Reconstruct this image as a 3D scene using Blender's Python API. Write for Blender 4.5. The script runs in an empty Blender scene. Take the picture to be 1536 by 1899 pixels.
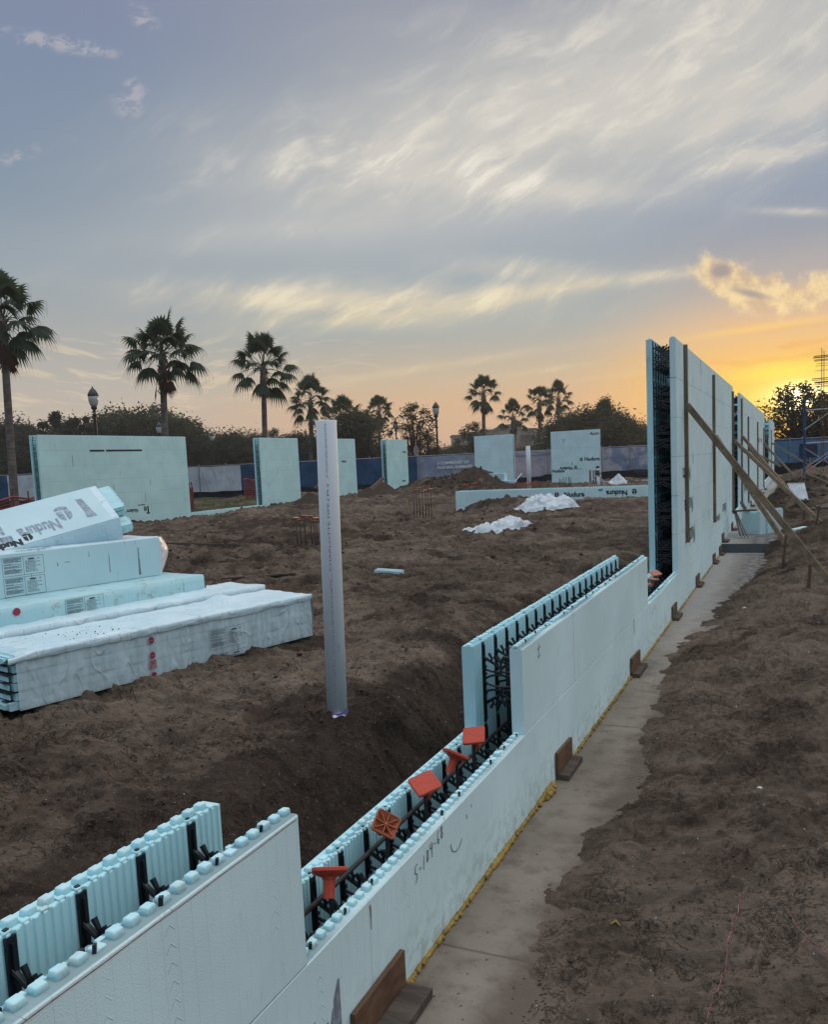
import bpy, bmesh, math, random
import numpy as np
from mathutils import Vector, Matrix, Euler
from mathutils.bvhtree import BVHTree
random.seed(7); RNG = np.random.default_rng(7)
SC = bpy.context.scene
COL = SC.collection
# ------------------------------------------------------------------ camera
CAM = Vector((1.3081, 0.0, 1.9007)); YAW, PITCH, ROLL, FPX = -0.4333, -0.1061, -0.0463, 1558.5
_F = Vector((math.sin(YAW)*math.cos(PITCH), math.cos(YAW)*math.cos(PITCH), math.sin(PITCH)))
_R = _F.cross(Vector((0, 0, 1))).normalized(); _U = _R.cross(_F)
_R2 = _R*math.cos(ROLL) + _U*math.sin(ROLL); _U2 = _U*math.cos(ROLL) - _R*math.sin(ROLL)
cd = bpy.data.cameras.new('camera'); cam = bpy.data.objects.new('camera', cd); COL.objects.link(cam)
cam.matrix_world = Matrix(((_R2.x, _U2.x, -_F.x, CAM.x), (_R2.y, _U2.y, -_F.y, CAM.y), (_R2.z, _U2.z, -_F.z, CAM.z), (0, 0, 0, 1)))
cd.sensor_fit = 'VERTICAL'; cd.sensor_height = 36; cd.sensor_width = 29.1; cd.lens = 36*FPX/1899
cd.shift_y = 74.5/1899; cd.clip_start = 0.05; cd.clip_end = 6000
SC.camera = cam
def ray(u, v): return _F + _R2*((u-768)/FPX) - _U2*((v-1024)/FPX)      # surveyed photo point -> direction
def at(u, v, Z): return CAM + ray(u, v)*Z                              # ... at a measured distance
def onz(u, v, z):
    d = ray(u, v); return CAM + d*((z-CAM.z)/d.z)
def onx(u, v, x):
    d = ray(u, v); return CAM + d*((x-CAM.x)/d.x)
def ony(u, v, y):
    d = ray(u, v); return CAM + d*((y-CAM.y)/d.y)
SC.view_settings.view_transform = 'Standard'; SC.view_settings.look = 'None'
SC.view_settings.exposure = 0.0; SC.view_settings.gamma = 1.0
SC.render.engine = 'CYCLES'
SC.cycles.max_bounces = 8; SC.cycles.diffuse_bounces = 4; SC.cycles.glossy_bounces = 2
SC.cycles.transmission_bounces = 4; SC.cycles.transparent_max_bounces = 10
SC.cycles.caustics_reflective = False; SC.cycles.caustics_refractive = False
SC.cycles.use_adaptive_sampling = True; SC.cycles.sample_clamp_indirect = 4.0

# ------------------------------------------------------------------ node helper
class NT:
    def __init__(s, nt): s.nt = nt; nt.nodes.clear()
    def n(s, t, **kw):
        x = s.nt.nodes.new(t)
        for k, v in kw.items(): setattr(x, k, v)
        return x
    def put(s, sock, v):
        if isinstance(v, bpy.types.NodeSocket): s.nt.links.new(v, sock)
        elif v is not None:
            if isinstance(v, (tuple, list)) and len(v) == 3 and sock.type == 'RGBA': v = (*v, 1)
            sock.default_value = v
    def m(s, op, a, b=None, c=None, clamp=False):
        x = s.n('ShaderNodeMath', operation=op); x.use_clamp = clamp
        for i, v in enumerate((a, b, c)):
            if v is not None: s.put(x.inputs[i], v)
        return x.outputs[0]
    def dot(s, v, w):
        x = s.n('ShaderNodeVectorMath', operation='DOT_PRODUCT'); s.put(x.inputs[0], v); s.put(x.inputs[1], tuple(w)); return x.outputs['Value']
    def vec(s, x, y, z):
        c = s.n('ShaderNodeCombineXYZ')
        for i, v in enumerate((x, y, z)): s.put(c.inputs[i], v)
        return c.outputs[0]
    def sep(s, v):
        c = s.n('ShaderNodeSeparateXYZ'); s.put(c.inputs[0], v); return c.outputs
    def mix(s, f, a, b, mode='MIX'):
        x = s.n('ShaderNodeMix', data_type='RGBA', blend_type=mode); x.clamp_factor = True
        s.put(x.inputs[0], f); s.put(x.inputs[6], a); s.put(x.inputs[7], b); return x.outputs[2]
    def ramp(s, f, stops, interp='LINEAR'):
        x = s.n('ShaderNodeValToRGB'); cr = x.color_ramp; cr.interpolation = interp
        while len(cr.elements) > 1: cr.elements.remove(cr.elements[-1])
        for i, (p, c) in enumerate(stops):
            e = cr.elements[0] if i == 0 else cr.elements.new(p)
            e.position = p; e.color = (c, c, c, 1) if not isinstance(c, tuple) else (*c, 1)
        s.put(x.inputs[0], f); return x.outputs[0]
    def noise(s, v, sc, det=4, rough=.5, dist=0, dims='3D'):
        x = s.n('ShaderNodeTexNoise', noise_dimensions=dims); s.put(x.inputs['Vector'], v)
        s.put(x.inputs['Scale'], sc); s.put(x.inputs['Detail'], det); s.put(x.inputs['Roughness'], rough); s.put(x.inputs['Distortion'], dist)
        return x.outputs[0]
    def vor(s, v, sc, feat='F1', out='Distance', rnd=1):
        x = s.n('ShaderNodeTexVoronoi', feature=feat); s.put(x.inputs['Vector'], v); s.put(x.inputs['Scale'], sc); s.put(x.inputs['Randomness'], rnd)
        return x.outputs[out]
    def mapr(s, v, a, b, c=0, d=1, sm=True):
        x = s.n('ShaderNodeMapRange', interpolation_type='SMOOTHSTEP' if sm else 'LINEAR')
        for i, q in enumerate((v, a, b, c, d)): s.put(x.inputs[i], q)
        return x.outputs[0]
    def scale(s, v, xyz):
        x = s.n('ShaderNodeMapping'); s.put(x.inputs[0], v); x.inputs['Scale'].default_value = xyz; return x.outputs[0]
def srgb(r, g, b): return tuple((c/255/12.92 if c/255 <= .04045 else ((c/255+.055)/1.055)**2.4) for c in (r, g, b))

# ------------------------------------------------------------------ sky
SUN = ray(1478, 741).normalized()
W = bpy.data.worlds.new('World'); SC.world = W; W.use_nodes = True
def build_world():
    t = NT(W.node_tree)
    D = t.n('ShaderNodeTexCoord').outputs['Generated']
    x, y, z = t.sep(D)
    el = t.m('MULTIPLY', t.m('ARCSINE', t.m('MINIMUM', t.m('MAXIMUM', z, -1), 1)), 180/math.pi)
    az = t.m('MULTIPLY', t.m('ARCTAN2', x, y), 180/math.pi)
    e = t.m('DIVIDE', t.m('MAXIMUM', el, 0), 90)
    S = lambda *st: [(a/90, srgb(*c) if max(c) > 4 else c) for a, c in st]
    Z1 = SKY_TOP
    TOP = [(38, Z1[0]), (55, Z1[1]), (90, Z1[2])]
    cool = t.ramp(e, S((0, (192, 172, 160)), (2.5, (198, 182, 168)), (5.4, (188, 180, 170)), (8.7, (170, 172, 170)), (12.3, (150, 162, 172)), (15.8, (136, 152, 168)), (19, (129, 146, 166)), (24, (126, 141, 166)), (29, (130, 138, 165)), *TOP))
    mid = t.ramp(e, S((0, (214, 174, 148)), (3.9, (214, 180, 146)), (5.4, (202, 182, 156)), (9, (162, 172, 174)), (15, (142, 159, 177)), (20, (140, 152, 168)), (27, (144, 150, 166)), *TOP))
    warm = t.ramp(e, S((0, (250, 170, 62)), (3.0, (252, 194, 78)), (5.4, (244, 194, 112)), (7.6, (222, 188, 152)), (9.8, (180, 172, 168)), (12.7, (148, 156, 170)), (14.8, (133, 149, 173)), (18.3, (134, 152, 174)), (27, (158, 160, 170)), *TOP))
    c = t.mix(t.mapr(az, -46, -24), cool, mid)
    c = t.mix(t.mapr(az, -15, -2), c, warm)
    # sky on the unseen side
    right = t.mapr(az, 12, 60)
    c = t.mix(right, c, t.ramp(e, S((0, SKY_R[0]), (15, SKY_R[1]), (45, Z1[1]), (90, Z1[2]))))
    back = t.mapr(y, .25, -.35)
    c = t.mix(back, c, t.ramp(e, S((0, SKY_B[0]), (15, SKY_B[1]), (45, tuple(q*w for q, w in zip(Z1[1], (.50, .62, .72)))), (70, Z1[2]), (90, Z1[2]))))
    def G(u, v, sx, sy, rot=0, p=1.0):     # soft patch of cloud round a sky direction
        d = ray(u, v).normalized(); r = d.cross(Vector((0, 0, 1))).normalized(); up = r.cross(d)
        a = math.radians(rot); r, up = r*math.cos(a)+up*math.sin(a), up*math.cos(a)-r*math.sin(a)
        A = t.m('DIVIDE', t.dot(D, r), sx/FPX); B = t.m('DIVIDE', t.dot(D, up), sy/FPX)
        q = t.m('ADD', t.m('MULTIPLY', A, A), t.m('MULTIPLY', B, B))
        g = t.m('EXPONENT', t.m('MULTIPLY', q, -1))
        g = t.m('MULTIPLY', g, t.m('GREATER_THAN', t.dot(D, d), 0))
        return t.m('MULTIPLY', g, p) if p != 1 else g
    def SUM(l):
        o = l[0]
        for q in l[1:]: o = t.m('ADD', o, q)
        return o
    # sky coordinates for the cirrus
    P0 = t.vec(t.m('MULTIPLY', az, .1), t.m('MULTIPLY', el, .1), 0)
    def warp(scale, amt):
        x_ = t.n('ShaderNodeTexNoise'); t.put(x_.inputs['Vector'], P0); t.put(x_.inputs['Scale'], scale); t.put(x_.inputs['Detail'], 3)
        v = t.n('ShaderNodeVectorMath', operation='SUBTRACT'); t.put(v.inputs[0], x_.outputs['Color']); t.put(v.inputs[1], (.5, .5, .5))
        w = t.n('ShaderNodeVectorMath', operation='SCALE'); t.put(w.inputs[0], v.outputs[0]); t.put(w.inputs['Scale'], amt)
        a_ = t.n('ShaderNodeVectorMath', operation='ADD'); t.put(a_.inputs[0], P0); t.put(a_.inputs[1], w.outputs[0]); return a_.outputs[0]
    Pw = warp(.7, .62)
    def streak(rot, sx, sy, sc, det=7, rough=.58):
        mp = t.n('ShaderNodeMapping'); t.put(mp.inputs[0], Pw); mp.inputs['Rotation'].default_value = (0, 0, math.radians(rot)); 
        m2 = t.scale(mp.outputs[0], (sx, sy, 1))
        return t.noise(m2, sc, det, rough, .1)
    s1 = streak(-4, .55, 2.2, 1.1)          # long near-horizontal streaks
    s2 = streak(-24, .7, 2.8, 2.0, 10, .66)        # wisps rising to the right
    s3 = t.noise(Pw, 2.2, 6, .6)
    veil = SUM([G(1150, 130, 330, 105, 10, .95), G(900, 235, 330, 70, 2, .75), G(1450, 120, 190, 120, 25, .75), G(1010, 40, 300, 50, 0, .25), G(560, 290, 250, 60, 0, .45)])
    soft = SUM([G(860, 270, 420, 150, 4, .62), G(560, 430, 420, 60, 2, .30), G(1350, 110, 300, 130, 8, .5)])
    band = SUM([G(985, 345, 170, 22, -9, 1.0), G(820, 315, 160, 30, -10, .9), G(690, 345, 190, 45, -4, .45), G(700, 560, 260, 36, -3, .75), G(960, 545, 180, 17, 4, .75), G(960, 498, 120, 18, -8, .55), G(430, 545, 220, 24, -4, .45),
                G(1180, 515, 130, 9, 2, .45), G(1420, 285, 90, 17, 3, .95), G(1330, 235, 60, 22, 35, .4), G(1475, 392, 45, 6, -10, .9), G(1490, 195, 90, 20, 28, .6), G(740, 690, 300, 8, 6, .45), G(560, 600, 200, 14, 0, .45), G(1200, 690, 120, 5, 3, .3), G(980, 690, 110, 5, 4, .4), G(600, 420, 260, 22, 4, .35)])
    v_d = t.m('MULTIPLY', veil, t.mapr(t.m('ADD', t.m('MULTIPLY', s2, .6), t.m('MULTIPLY', s1, .4)), .32, .68, .25, 1.05))
    b_d = t.m('MULTIPLY', band, t.mapr(t.m('ADD', t.m('MULTIPLY', s1, .55), t.m('MULTIPLY', s2, .45)), .34, .62, .1, 1.35))
    dens = t.m('ADD', v_d, b_d, clamp=True)
    low = t.mapr(el, 6, 16)
    c = t.mix(soft, c, srgb(197, 196, 191))
    ccol = t.mix(low, srgb(228, 210, 170), srgb(212, 207, 198))
    ccol = t.mix(t.mapr(el, 2, 6, 1, 0), ccol, srgb(244, 204, 140))
    c = t.mix(t.m('MULTIPLY', dens, .80), c, ccol)
    # bright cores of the cirrus
    core = t.m('MULTIPLY', t.m('ADD', band, t.m('MULTIPLY', veil, .45)), t.mapr(s2, .50, .68), clamp=True)
    c = t.mix(t.m('MULTIPLY', core, .62), c, t.mix(low, srgb(250, 232, 184), srgb(246, 240, 224)))
    # grey shadow patches inside the veil
    c = t.mix(t.m('MULTIPLY', t.m('MULTIPLY', veil, t.mapr(s3, .52, .7)), .28), c, srgb(154, 158, 170))
    # two lit cumulus scraps
    cu = SUM([G(1345, 512, 48, 26, -28, 1.3), G(1400, 540, 62, 20, -18, 1.2), G(1450, 560, 60, 16, 8, .9), G(1510, 540, 45, 26, 25, 1.0), G(1430, 520, 30, 14, 30, .7)])
    cn = t.noise(Pw, 9, 7, .6)
    cu = t.mapr(t.m('ADD', t.m('MULTIPLY', cu, .75), t.m('MULTIPLY', t.m('SUBTRACT', cn, .5), 1.1)), .16, .74)
    cu = t.m('MULTIPLY', cu, t.mapr(SUM([G(1410, 535, 150, 80)]), .12, .4))
    shade = t.mapr(SUM([G(1338, 502, 22, 14, 0, 1.0), G(1395, 545, 45, 9, -20, .8)]), .2, .9)
    cuc = t.mix(shade, t.mix(t.mapr(cn, .35, .65), srgb(206, 180, 150), srgb(246, 220, 166)), srgb(160, 150, 148))
    c = t.mix(t.m('MULTIPLY', cu, .9), c, cuc)
    # small puffs, upper left
    pf = SUM([G(262, 32, 26, 16, -30, 1), G(150, 86, 60, 10, -8, 1), G(60, 74, 60, 12, -4, .8), G(240, 190, 26, 26, 40, 1), G(255, 160, 14, 14, 0, .7), G(35, 288, 42, 11, 20, .9), G(308, 375, 11, 3, 0, 1.3), G(140, 260, 50, 14, 0, .3)])
    pf = t.mapr(t.m('MULTIPLY', pf, t.mapr(t.noise(t.scale(Pw, (1, 1.8, 1)), 9, 8, .68), .38, .66, .1, 1.4)), .10, 1.2)
    c = t.mix(t.m('MULTIPLY', pf, .75), c, srgb(178, 176, 184))
    # low broken rolls, left
    rl = t.m('MULTIPLY', t.m('MULTIPLY', t.mapr(t.noise(t.scale(Pw, (1.6, 9, 1)), 1.8, 6, .6), .5, .64), t.mapr(el, 9.5, 7.5)), t.m('MULTIPLY', t.mapr(el, 2.5, 5), t.mapr(az, -18, -40)))
    c = t.mix(t.m('MULTIPLY', rl, .55), c, srgb(226, 206, 176))
    # glow round the low sun
    c = t.mix(t.m('MULTIPLY', G(1500, 708, 290, 72), .45), c, srgb(244, 192, 122))
    c = t.mix(t.m('MULTIPLY', G(1525, 735, 165, 40), .90), c, srgb(255, 200, 70))
    bars = t.mapr(t.noise(t.scale(Pw, (.7, 7, 1)), 2.4, 5, .55), .44, .60)
    c = t.mix(t.m('MULTIPLY', t.m('MULTIPLY', G(1470, 668, 200, 60), bars), .6), c, srgb(236, 172, 92))
    c = t.mix(t.m('MULTIPLY', G(1455, 688, 80, 16, 3), .85), c, srgb(255, 236, 96))
    c = t.mix(t.m('MULTIPLY', G(1420, 606, 130, 6, 3), .55), c, srgb(252, 208, 120))
    c = t.mix(t.m('MULTIPLY', G(1484, 734, 120, 44), .85), c, srgb(255, 226, 84))
    c = t.mix(G(1486, 733, 58, 24, 0, 1), c, (1.4, 1.15, .42))
    c = t.mix(G(1478, 741, 20, 16, 0, 1), c, (7, 5.6, 3.0))
    c = t.mix(G(1497, 727, 20, 8, 0, .9), c, (3.0, 2.6, 1.4))
    # ground half (only for bounce below the horizon)
    c = t.mix(t.mapr(el, -1.5, -.2, 1, 0), c, (.12, .10, .08))
    ns = t.n('ShaderNodeTexSky', sky_type='NISHITA'); ns.sun_disc = False
    ns.sun_elevation = math.asin(SUN.z); ns.sun_rotation = math.atan2(SUN.x, SUN.y); ns.air_density = 1.0; ns.dust_density = 1.0
    b1 = t.n('ShaderNodeBackground'); t.put(b1.inputs[0], ns.outputs[0]); b1.inputs[1].default_value = .05
    b2 = t.n('ShaderNodeBackground'); t.put(b2.inputs[0], c); b2.inputs[1].default_value = 1.08
    ad = t.n('ShaderNodeMixShader'); ad.inputs[0].default_value = .92; t.nt.links.new(b1.outputs[0], ad.inputs[1]); t.nt.links.new(b2.outputs[0], ad.inputs[2])
    o = t.n('ShaderNodeOutputWorld'); t.nt.links.new(ad.outputs[0], o.inputs[0])
SKY_TOP = ((.55, .58, .66), (1.25, 1.29, 1.36), (1.45, 1.48, 1.54))  # out-of-frame sky overhead, set brighter to lift light on ground and foam
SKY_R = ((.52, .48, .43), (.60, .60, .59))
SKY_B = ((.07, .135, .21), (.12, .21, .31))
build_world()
W.cycles.sampling_method = 'MANUAL'; W.cycles.sample_map_resolution = 1024
sl = bpy.data.lights.new('sun', 'SUN'); sun = bpy.data.objects.new('sun', sl); COL.objects.link(sun)
sl.energy = 0.9; sl.angle = math.radians(1.2); sl.color = (1, .62, .30)
sun.rotation_euler = (-SUN).to_track_quat('-Z', 'Y').to_euler(); sun.location = (0, 40, 30)

# ------------------------------------------------------------------ mesh helpers
class MB:
    def __init__(s): s.v = []; s.f = []; s.mi = []
    def add(s, vs, fs, mi=0):
        o = len(s.v); s.v.extend([tuple(q) for q in vs]); s.f.extend([tuple(i+o for i in f) for f in fs]); s.mi.extend([mi]*len(fs))
    def box(s, a, b, mi=0):
        (x0, y0, z0), (x1, y1, z1) = a, b
        s.add([(x0, y0, z0), (x1, y0, z0), (x1, y1, z0), (x0, y1, z0), (x0, y0, z1), (x1, y0, z1), (x1, y1, z1), (x0, y1, z1)],
              [(0, 3, 2, 1), (4, 5, 6, 7), (0, 1, 5, 4), (1, 2, 6, 5), (2, 3, 7, 6), (3, 0, 4, 7)], mi)
    def obox(s, c, ax, ay, az, mi=0):       # centre and three half-axis vectors
        c, ax, ay, az = Vector(c), Vector(ax), Vector(ay), Vector(az)
        s.add([c-ax-ay-az, c+ax-ay-az, c+ax+ay-az, c-ax+ay-az, c-ax-ay+az, c+ax-ay+az, c+ax+ay+az, c-ax+ay+az],
              [(0, 3, 2, 1), (4, 5, 6, 7), (0, 1, 5, 4), (1, 2, 6, 5), (2, 3, 7, 6), (3, 0, 4, 7)], mi)
    def beam(s, a, b, w, h, up=(0, 0, 1), mi=0):
        a, b = Vector(a), Vector(b); d = (b-a); n = d.normalized(); u = Vector(up); sd = n.cross(u).normalized(); u = sd.cross(n)
        s.obox((a+b)/2, d/2, sd*(w/2), u*(h/2), mi)
    def tube(s, pts, r, n=8, cap=True, mi=0, up=(0, 0, 1)):
        pts = [Vector(p) for p in pts]; rs = r if isinstance(r, (list, tuple)) else [r]*len(pts); vs = []; fs = []
        pv = None
        for i, p in enumerate(pts):
            t = (pts[min(i+1, len(pts)-1)]-pts[max(i-1, 0)]).normalized()
            if pv is None:
                pv = t.cross(Vector(up));
                if pv.length < 1e-3: pv = t.cross(Vector((1, 0, 0)))
            pv = (pv - t*pv.dot(t)).normalized(); q = t.cross(pv)
            for k in range(n):
                a = 2*math.pi*k/n; vs.append(p+(pv*math.cos(a)+q*math.sin(a))*rs[i])
        for i in range(len(pts)-1):
            for k in range(n): fs.append((i*n+k, i*n+(k+1) % n, (i+1)*n+(k+1) % n, (i+1)*n+k))
        if cap: fs.append(tuple(range(n-1, -1, -1))); fs.append(tuple((len(pts)-1)*n+k for k in range(n)))
        s.add(vs, fs, mi)
    def lathe(s, prof, n=16, c=(0, 0, 0), mi=0):
        vs = []; fs = []; c = Vector(c)
        for r, z in prof:
            for k in range(n):
                a = 2*math.pi*k/n; vs.append(c+Vector((r*math.cos(a), r*math.sin(a), z)))
        for i in range(len(prof)-1):
            for k in range(n): fs.append((i*n+k, i*n+(k+1) % n, (i+1)*n+(k+1) % n, (i+1)*n+k))
        fs.append(tuple(range(n-1, -1, -1))); fs.append(tuple((len(prof)-1)*n+k for k in range(n)))
        s.add(vs, fs, mi)
    def mesh(s, name):
        me = bpy.data.meshes.new(name); me.from_pydata(s.v, [], s.f); me.update(); return me
def link(name, me, mats, parent=None, smooth=False):
    if isinstance(me, MB):
        mi = me.mi; me = me.mesh(name)
        if any(mi): me.polygons.foreach_set('material_index', mi)
    if not isinstance(mats, (list, tuple)): mats = [mats]
    if not me.materials:
        for m in mats: me.materials.append(m)
    if smooth: me.polygons.foreach_set('use_smooth', [True]*len(me.polygons))
    o = bpy.data.objects.new(name, me); COL.objects.link(o)
    if parent is not None: o.parent = parent
    return o
def thing(name, label, cat, group=None, loc=(0, 0, 0), rz=0):
    o = bpy.data.objects.new(name, None); o.empty_display_size = .1; COL.objects.link(o); o.location = loc; o.rotation_euler = (0, 0, rz)
    o['label'] = label; o['category'] = cat
    if group: o['group'] = group
    return o
def tag(o, label, cat, group=None):
    o['label'] = label; o['category'] = cat
    if group: o['group'] = group
    return o
def kind(o, k): o['kind'] = k; return o
def dup(root, label=None, loc=None, rz=None, group=None):
    r = root.copy(); COL.objects.link(r)
    if loc is not None: r.location = loc
    if rz is not None: r.rotation_euler = (0, 0, rz)
    if label: r['label'] = label
    if group: r['group'] = group
    for ch in list(root.children):
        c = ch.copy(); COL.objects.link(c); c.parent = r
        for g in ch.children:
            d = g.copy(); COL.objects.link(d); d.parent = c
    return r
def text(body, size, mat, parent, M, name='lettering', bold=0.0, shear=0, spacing=1.0):
    cu = bpy.data.curves.new('t', 'FONT'); cu.body = body; cu.size = size; cu.offset = bold; cu.shear = shear; cu.space_character = spacing
    cu.resolution_u = 3
    o = bpy.data.objects.new('t', cu); COL.objects.link(o)
    dg = bpy.context.evaluated_depsgraph_get(); me = bpy.data.meshes.new_from_object(o.evaluated_get(dg))
    bpy.data.objects.remove(o); bpy.data.curves.remove(cu)
    me.transform(M); me.materials.clear(); return link(name, me, mat, parent)
def frame(o, xa, ya):      # matrix whose local x,y run along xa,ya from o
    xa = Vector(xa).normalized(); ya = Vector(ya).normalized(); za = xa.cross(ya)
    return Matrix(((xa.x, ya.x, za.x, o[0]), (xa.y, ya.y, za.y, o[1]), (xa.z, ya.z, za.z, o[2]), (0, 0, 0, 1)))
ORD = ['first', 'second', 'third', 'fourth', 'fifth', 'sixth', 'seventh', 'eighth', 'ninth', 'tenth', 'eleventh', 'twelfth']

# ------------------------------------------------------------------ materials
def mat(name, fn, rough=.8, spec=.3, **kw):
    m = bpy.data.materials.new(name); m.use_nodes = True; t = NT(m.node_tree)
    bs = t.n('ShaderNodeBsdfPrincipled'); out = t.n('ShaderNodeOutputMaterial')
    bs.inputs['Roughness'].default_value = rough; bs.inputs['Specular IOR Level'].default_value = spec
    for k, v in kw.items(): bs.inputs[k.replace('_', ' ')].default_value = v
    P = t.n('ShaderNodeTexCoord').outputs['Object']
    r = fn(t, P) if callable(fn) else (fn, None)
    col, h = r[0], r[1]
    t.put(bs.inputs['Base Color'], col)
    if h is not None:
        b = t.n('ShaderNodeBump'); t.put(b.inputs['Height'], h); b.inputs['Distance'].default_value = 1.0; b.inputs['Strength'].default_value = r[2] if len(r) > 2 else 1.0
        t.nt.links.new(b.outputs[0], bs.inputs['Normal'])
    sh = bs.outputs[0]
    if len(r) > 3 and r[3] is not None: sh = r[3](t, sh)
    t.nt.links.new(sh, out.inputs[0]); return m
FOAM = (.71, .90, .905)
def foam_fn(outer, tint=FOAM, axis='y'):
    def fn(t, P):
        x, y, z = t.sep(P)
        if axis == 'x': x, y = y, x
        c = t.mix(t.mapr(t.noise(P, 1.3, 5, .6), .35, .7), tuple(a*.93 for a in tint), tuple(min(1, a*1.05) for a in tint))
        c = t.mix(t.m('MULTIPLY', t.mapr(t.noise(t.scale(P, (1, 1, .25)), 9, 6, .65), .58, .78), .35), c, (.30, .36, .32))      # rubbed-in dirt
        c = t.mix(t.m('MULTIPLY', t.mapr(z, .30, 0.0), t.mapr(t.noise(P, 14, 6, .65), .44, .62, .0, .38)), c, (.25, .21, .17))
        c = t.mix(t.m('MULTIPLY', t.mapr(t.noise(t.scale(P, (1, 2.2, .35)), 4.5, 7, .75), .60, .70), .30), c, (.20, .19, .17))     # long scuffs
        c = t.mix(t.m('MULTIPLY', t.mapr(t.noise(P, 26, 5, .7), .69, .74), .55), c, (.12, .10, .085))                      # mud flecks      # splash at the foot
        bead = t.vor(P, 260)
        h = t.m('MULTIPLY', bead, -.0006)
        h = t.m('ADD', h, t.m('MULTIPLY', t.noise(P, 5, 2), .0012))
        if outer:
            def near(a, per, off, wd):
                q = t.m('ABSOLUTE', t.m('SUBTRACT', t.m('FRACT', t.m('ADD', t.m('DIVIDE', a, per), off)), .5))
                return t.mapr(q, .5-wd/per, .5, 0, 1, False)
            ln = near(y, .0508, .9, .0022)                       # moulded score lines
            gate = t.mapr(t.noise(t.scale(P, (1, 3, .8)), 1.5, 3), .42, .6, .12, 1)
            c = t.mix(t.m('MULTIPLY', t.m('MULTIPLY', ln, gate), .15), c, (.22, .36, .38))
            h = t.m('SUBTRACT', h, t.m('MULTIPLY', ln, .0006))
            jn = near(z, .4572, 0.0, .0035); par = t.m('FRACT', t.m('MULTIPLY', t.m('FLOOR', t.m('DIVIDE', z, .4572)), .5))
            vj = near(t.m('ADD', y, t.m('MULTIPLY', par, 4.037)), 2.438, .043, .006)
            jg = t.mapr(t.noise(P, .9, 3), .36, .56, .25, 1)
            jj = t.m('MULTIPLY', t.m('MAXIMUM', jn, t.m('MULTIPLY', vj, 1.0)), jg)
            c = t.mix(t.m('MULTIPLY', jj, .75), c, (.13, .19, .21)); h = t.m('SUBTRACT', h, t.m('MULTIPLY', jj, .002))
            # little chevrons over every web
            fy = t.m('SUBTRACT', t.m('FRACT', t.m('ADD', t.m('DIVIDE', y, .2032), .60)), .5)       # -.5..5 , 0 on web
            dz = t.m('FRACT', t.m('ADD', t.m('DIVIDE', z, .045), t.m('MULTIPLY', t.m('ABSOLUTE', fy), 5.0)))
            chev = t.m('MULTIPLY', t.mapr(t.m('ABSOLUTE', t.m('SUBTRACT', dz, .5)), .0, .06, 1, 0, False), t.m('LESS_THAN', t.m('ABSOLUTE', fy), .085))
            cg = t.mapr(t.noise(P, 3.2, 2), .48, .58)
            chev = t.m('MULTIPLY', chev, cg)
            h = t.m('ADD', h, t.m('MULTIPLY', chev, .0016)); c = t.mix(t.m('MULTIPLY', chev, .18), c, (.62, .82, .84))
        return c, h
    return fn
M_FOAM = mat('foam_outer', foam_fn(True), .75, .25)
M_FOAMX = mat('foam_outer_cross', foam_fn(True, axis='x'), .75, .25)
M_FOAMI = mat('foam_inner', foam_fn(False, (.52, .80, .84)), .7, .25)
def worn_fn(t, P):
    c = t.mix(t.mapr(t.noise(P, 30, 3), .3, .7), (.48, .78, .84), (.58, .84, .88))
    c = t.mix(t.m('MULTIPLY', t.mapr(t.noise(P, 11, 4, .6), .54, .7), .55), c, (.58, .58, .52))
    c = t.mix(t.m('MULTIPLY', t.mapr(t.noise(P, 40, 5, .7), .66, .74), .8), c, (.10, .08, .06))
    return c, t.m('MULTIPLY', t.noise(P, 120, 2), .002)
M_KNOB = mat('foam_knob', worn_fn, .7, .25)
M_PLASTIC = mat('black_plastic', lambda t, P: ((.008, .009, .013), None), .38, .5)
def concrete_fn(t, P):
    a = t.noise(P, 1.1, 6, .6); b = t.noise(P, 6, 6, .65)
    c = t.mix(t.mapr(a, .3, .7), (.185, .152, .118), (.290, .245, .195))
    c = t.mix(t.m('MULTIPLY', t.mapr(b, .45, .7), .6), c, (.115, .085, .062))
    c = t.mix(t.m('MULTIPLY', t.mapr(t.noise(P, 45, 4, .7), .62, .72), .7), c, (.045, .036, .03))
    y = t.sep(P)[1]
    fr = t.m('ABSOLUTE', t.m('SUBTRACT', t.m('FRACT', t.m('DIVIDE', t.m('ADD', y, t.m('MULTIPLY', a, .05)), 2.9)), .5))
    c = t.mix(t.mapr(fr, .496, .499, 0, .55), c, (.06, .055, .05))
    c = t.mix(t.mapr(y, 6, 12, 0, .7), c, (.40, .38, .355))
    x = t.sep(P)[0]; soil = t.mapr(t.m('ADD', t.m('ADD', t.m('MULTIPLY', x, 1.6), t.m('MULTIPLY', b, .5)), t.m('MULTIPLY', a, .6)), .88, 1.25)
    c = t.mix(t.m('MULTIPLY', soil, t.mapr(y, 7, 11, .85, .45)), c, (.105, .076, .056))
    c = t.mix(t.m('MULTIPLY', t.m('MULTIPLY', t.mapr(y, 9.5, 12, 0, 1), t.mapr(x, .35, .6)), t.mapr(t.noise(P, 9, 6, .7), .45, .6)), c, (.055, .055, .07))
    return c, t.m('ADD', t.m('MULTIPLY', b, .006), t.m('MULTIPLY', t.noise(P, 60, 4, .7), .0025))
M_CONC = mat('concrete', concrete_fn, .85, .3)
def riser_fn(t, P): return t.mix(t.noise(P, 5, 5), (.07, .08, .08), (.12, .13, .13)), t.m('MULTIPLY', t.noise(P, 30, 4), .003)
M_RISER = mat('riser_concrete', riser_fn, .7)  # darker, cooler concrete tone for the step riser
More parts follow.
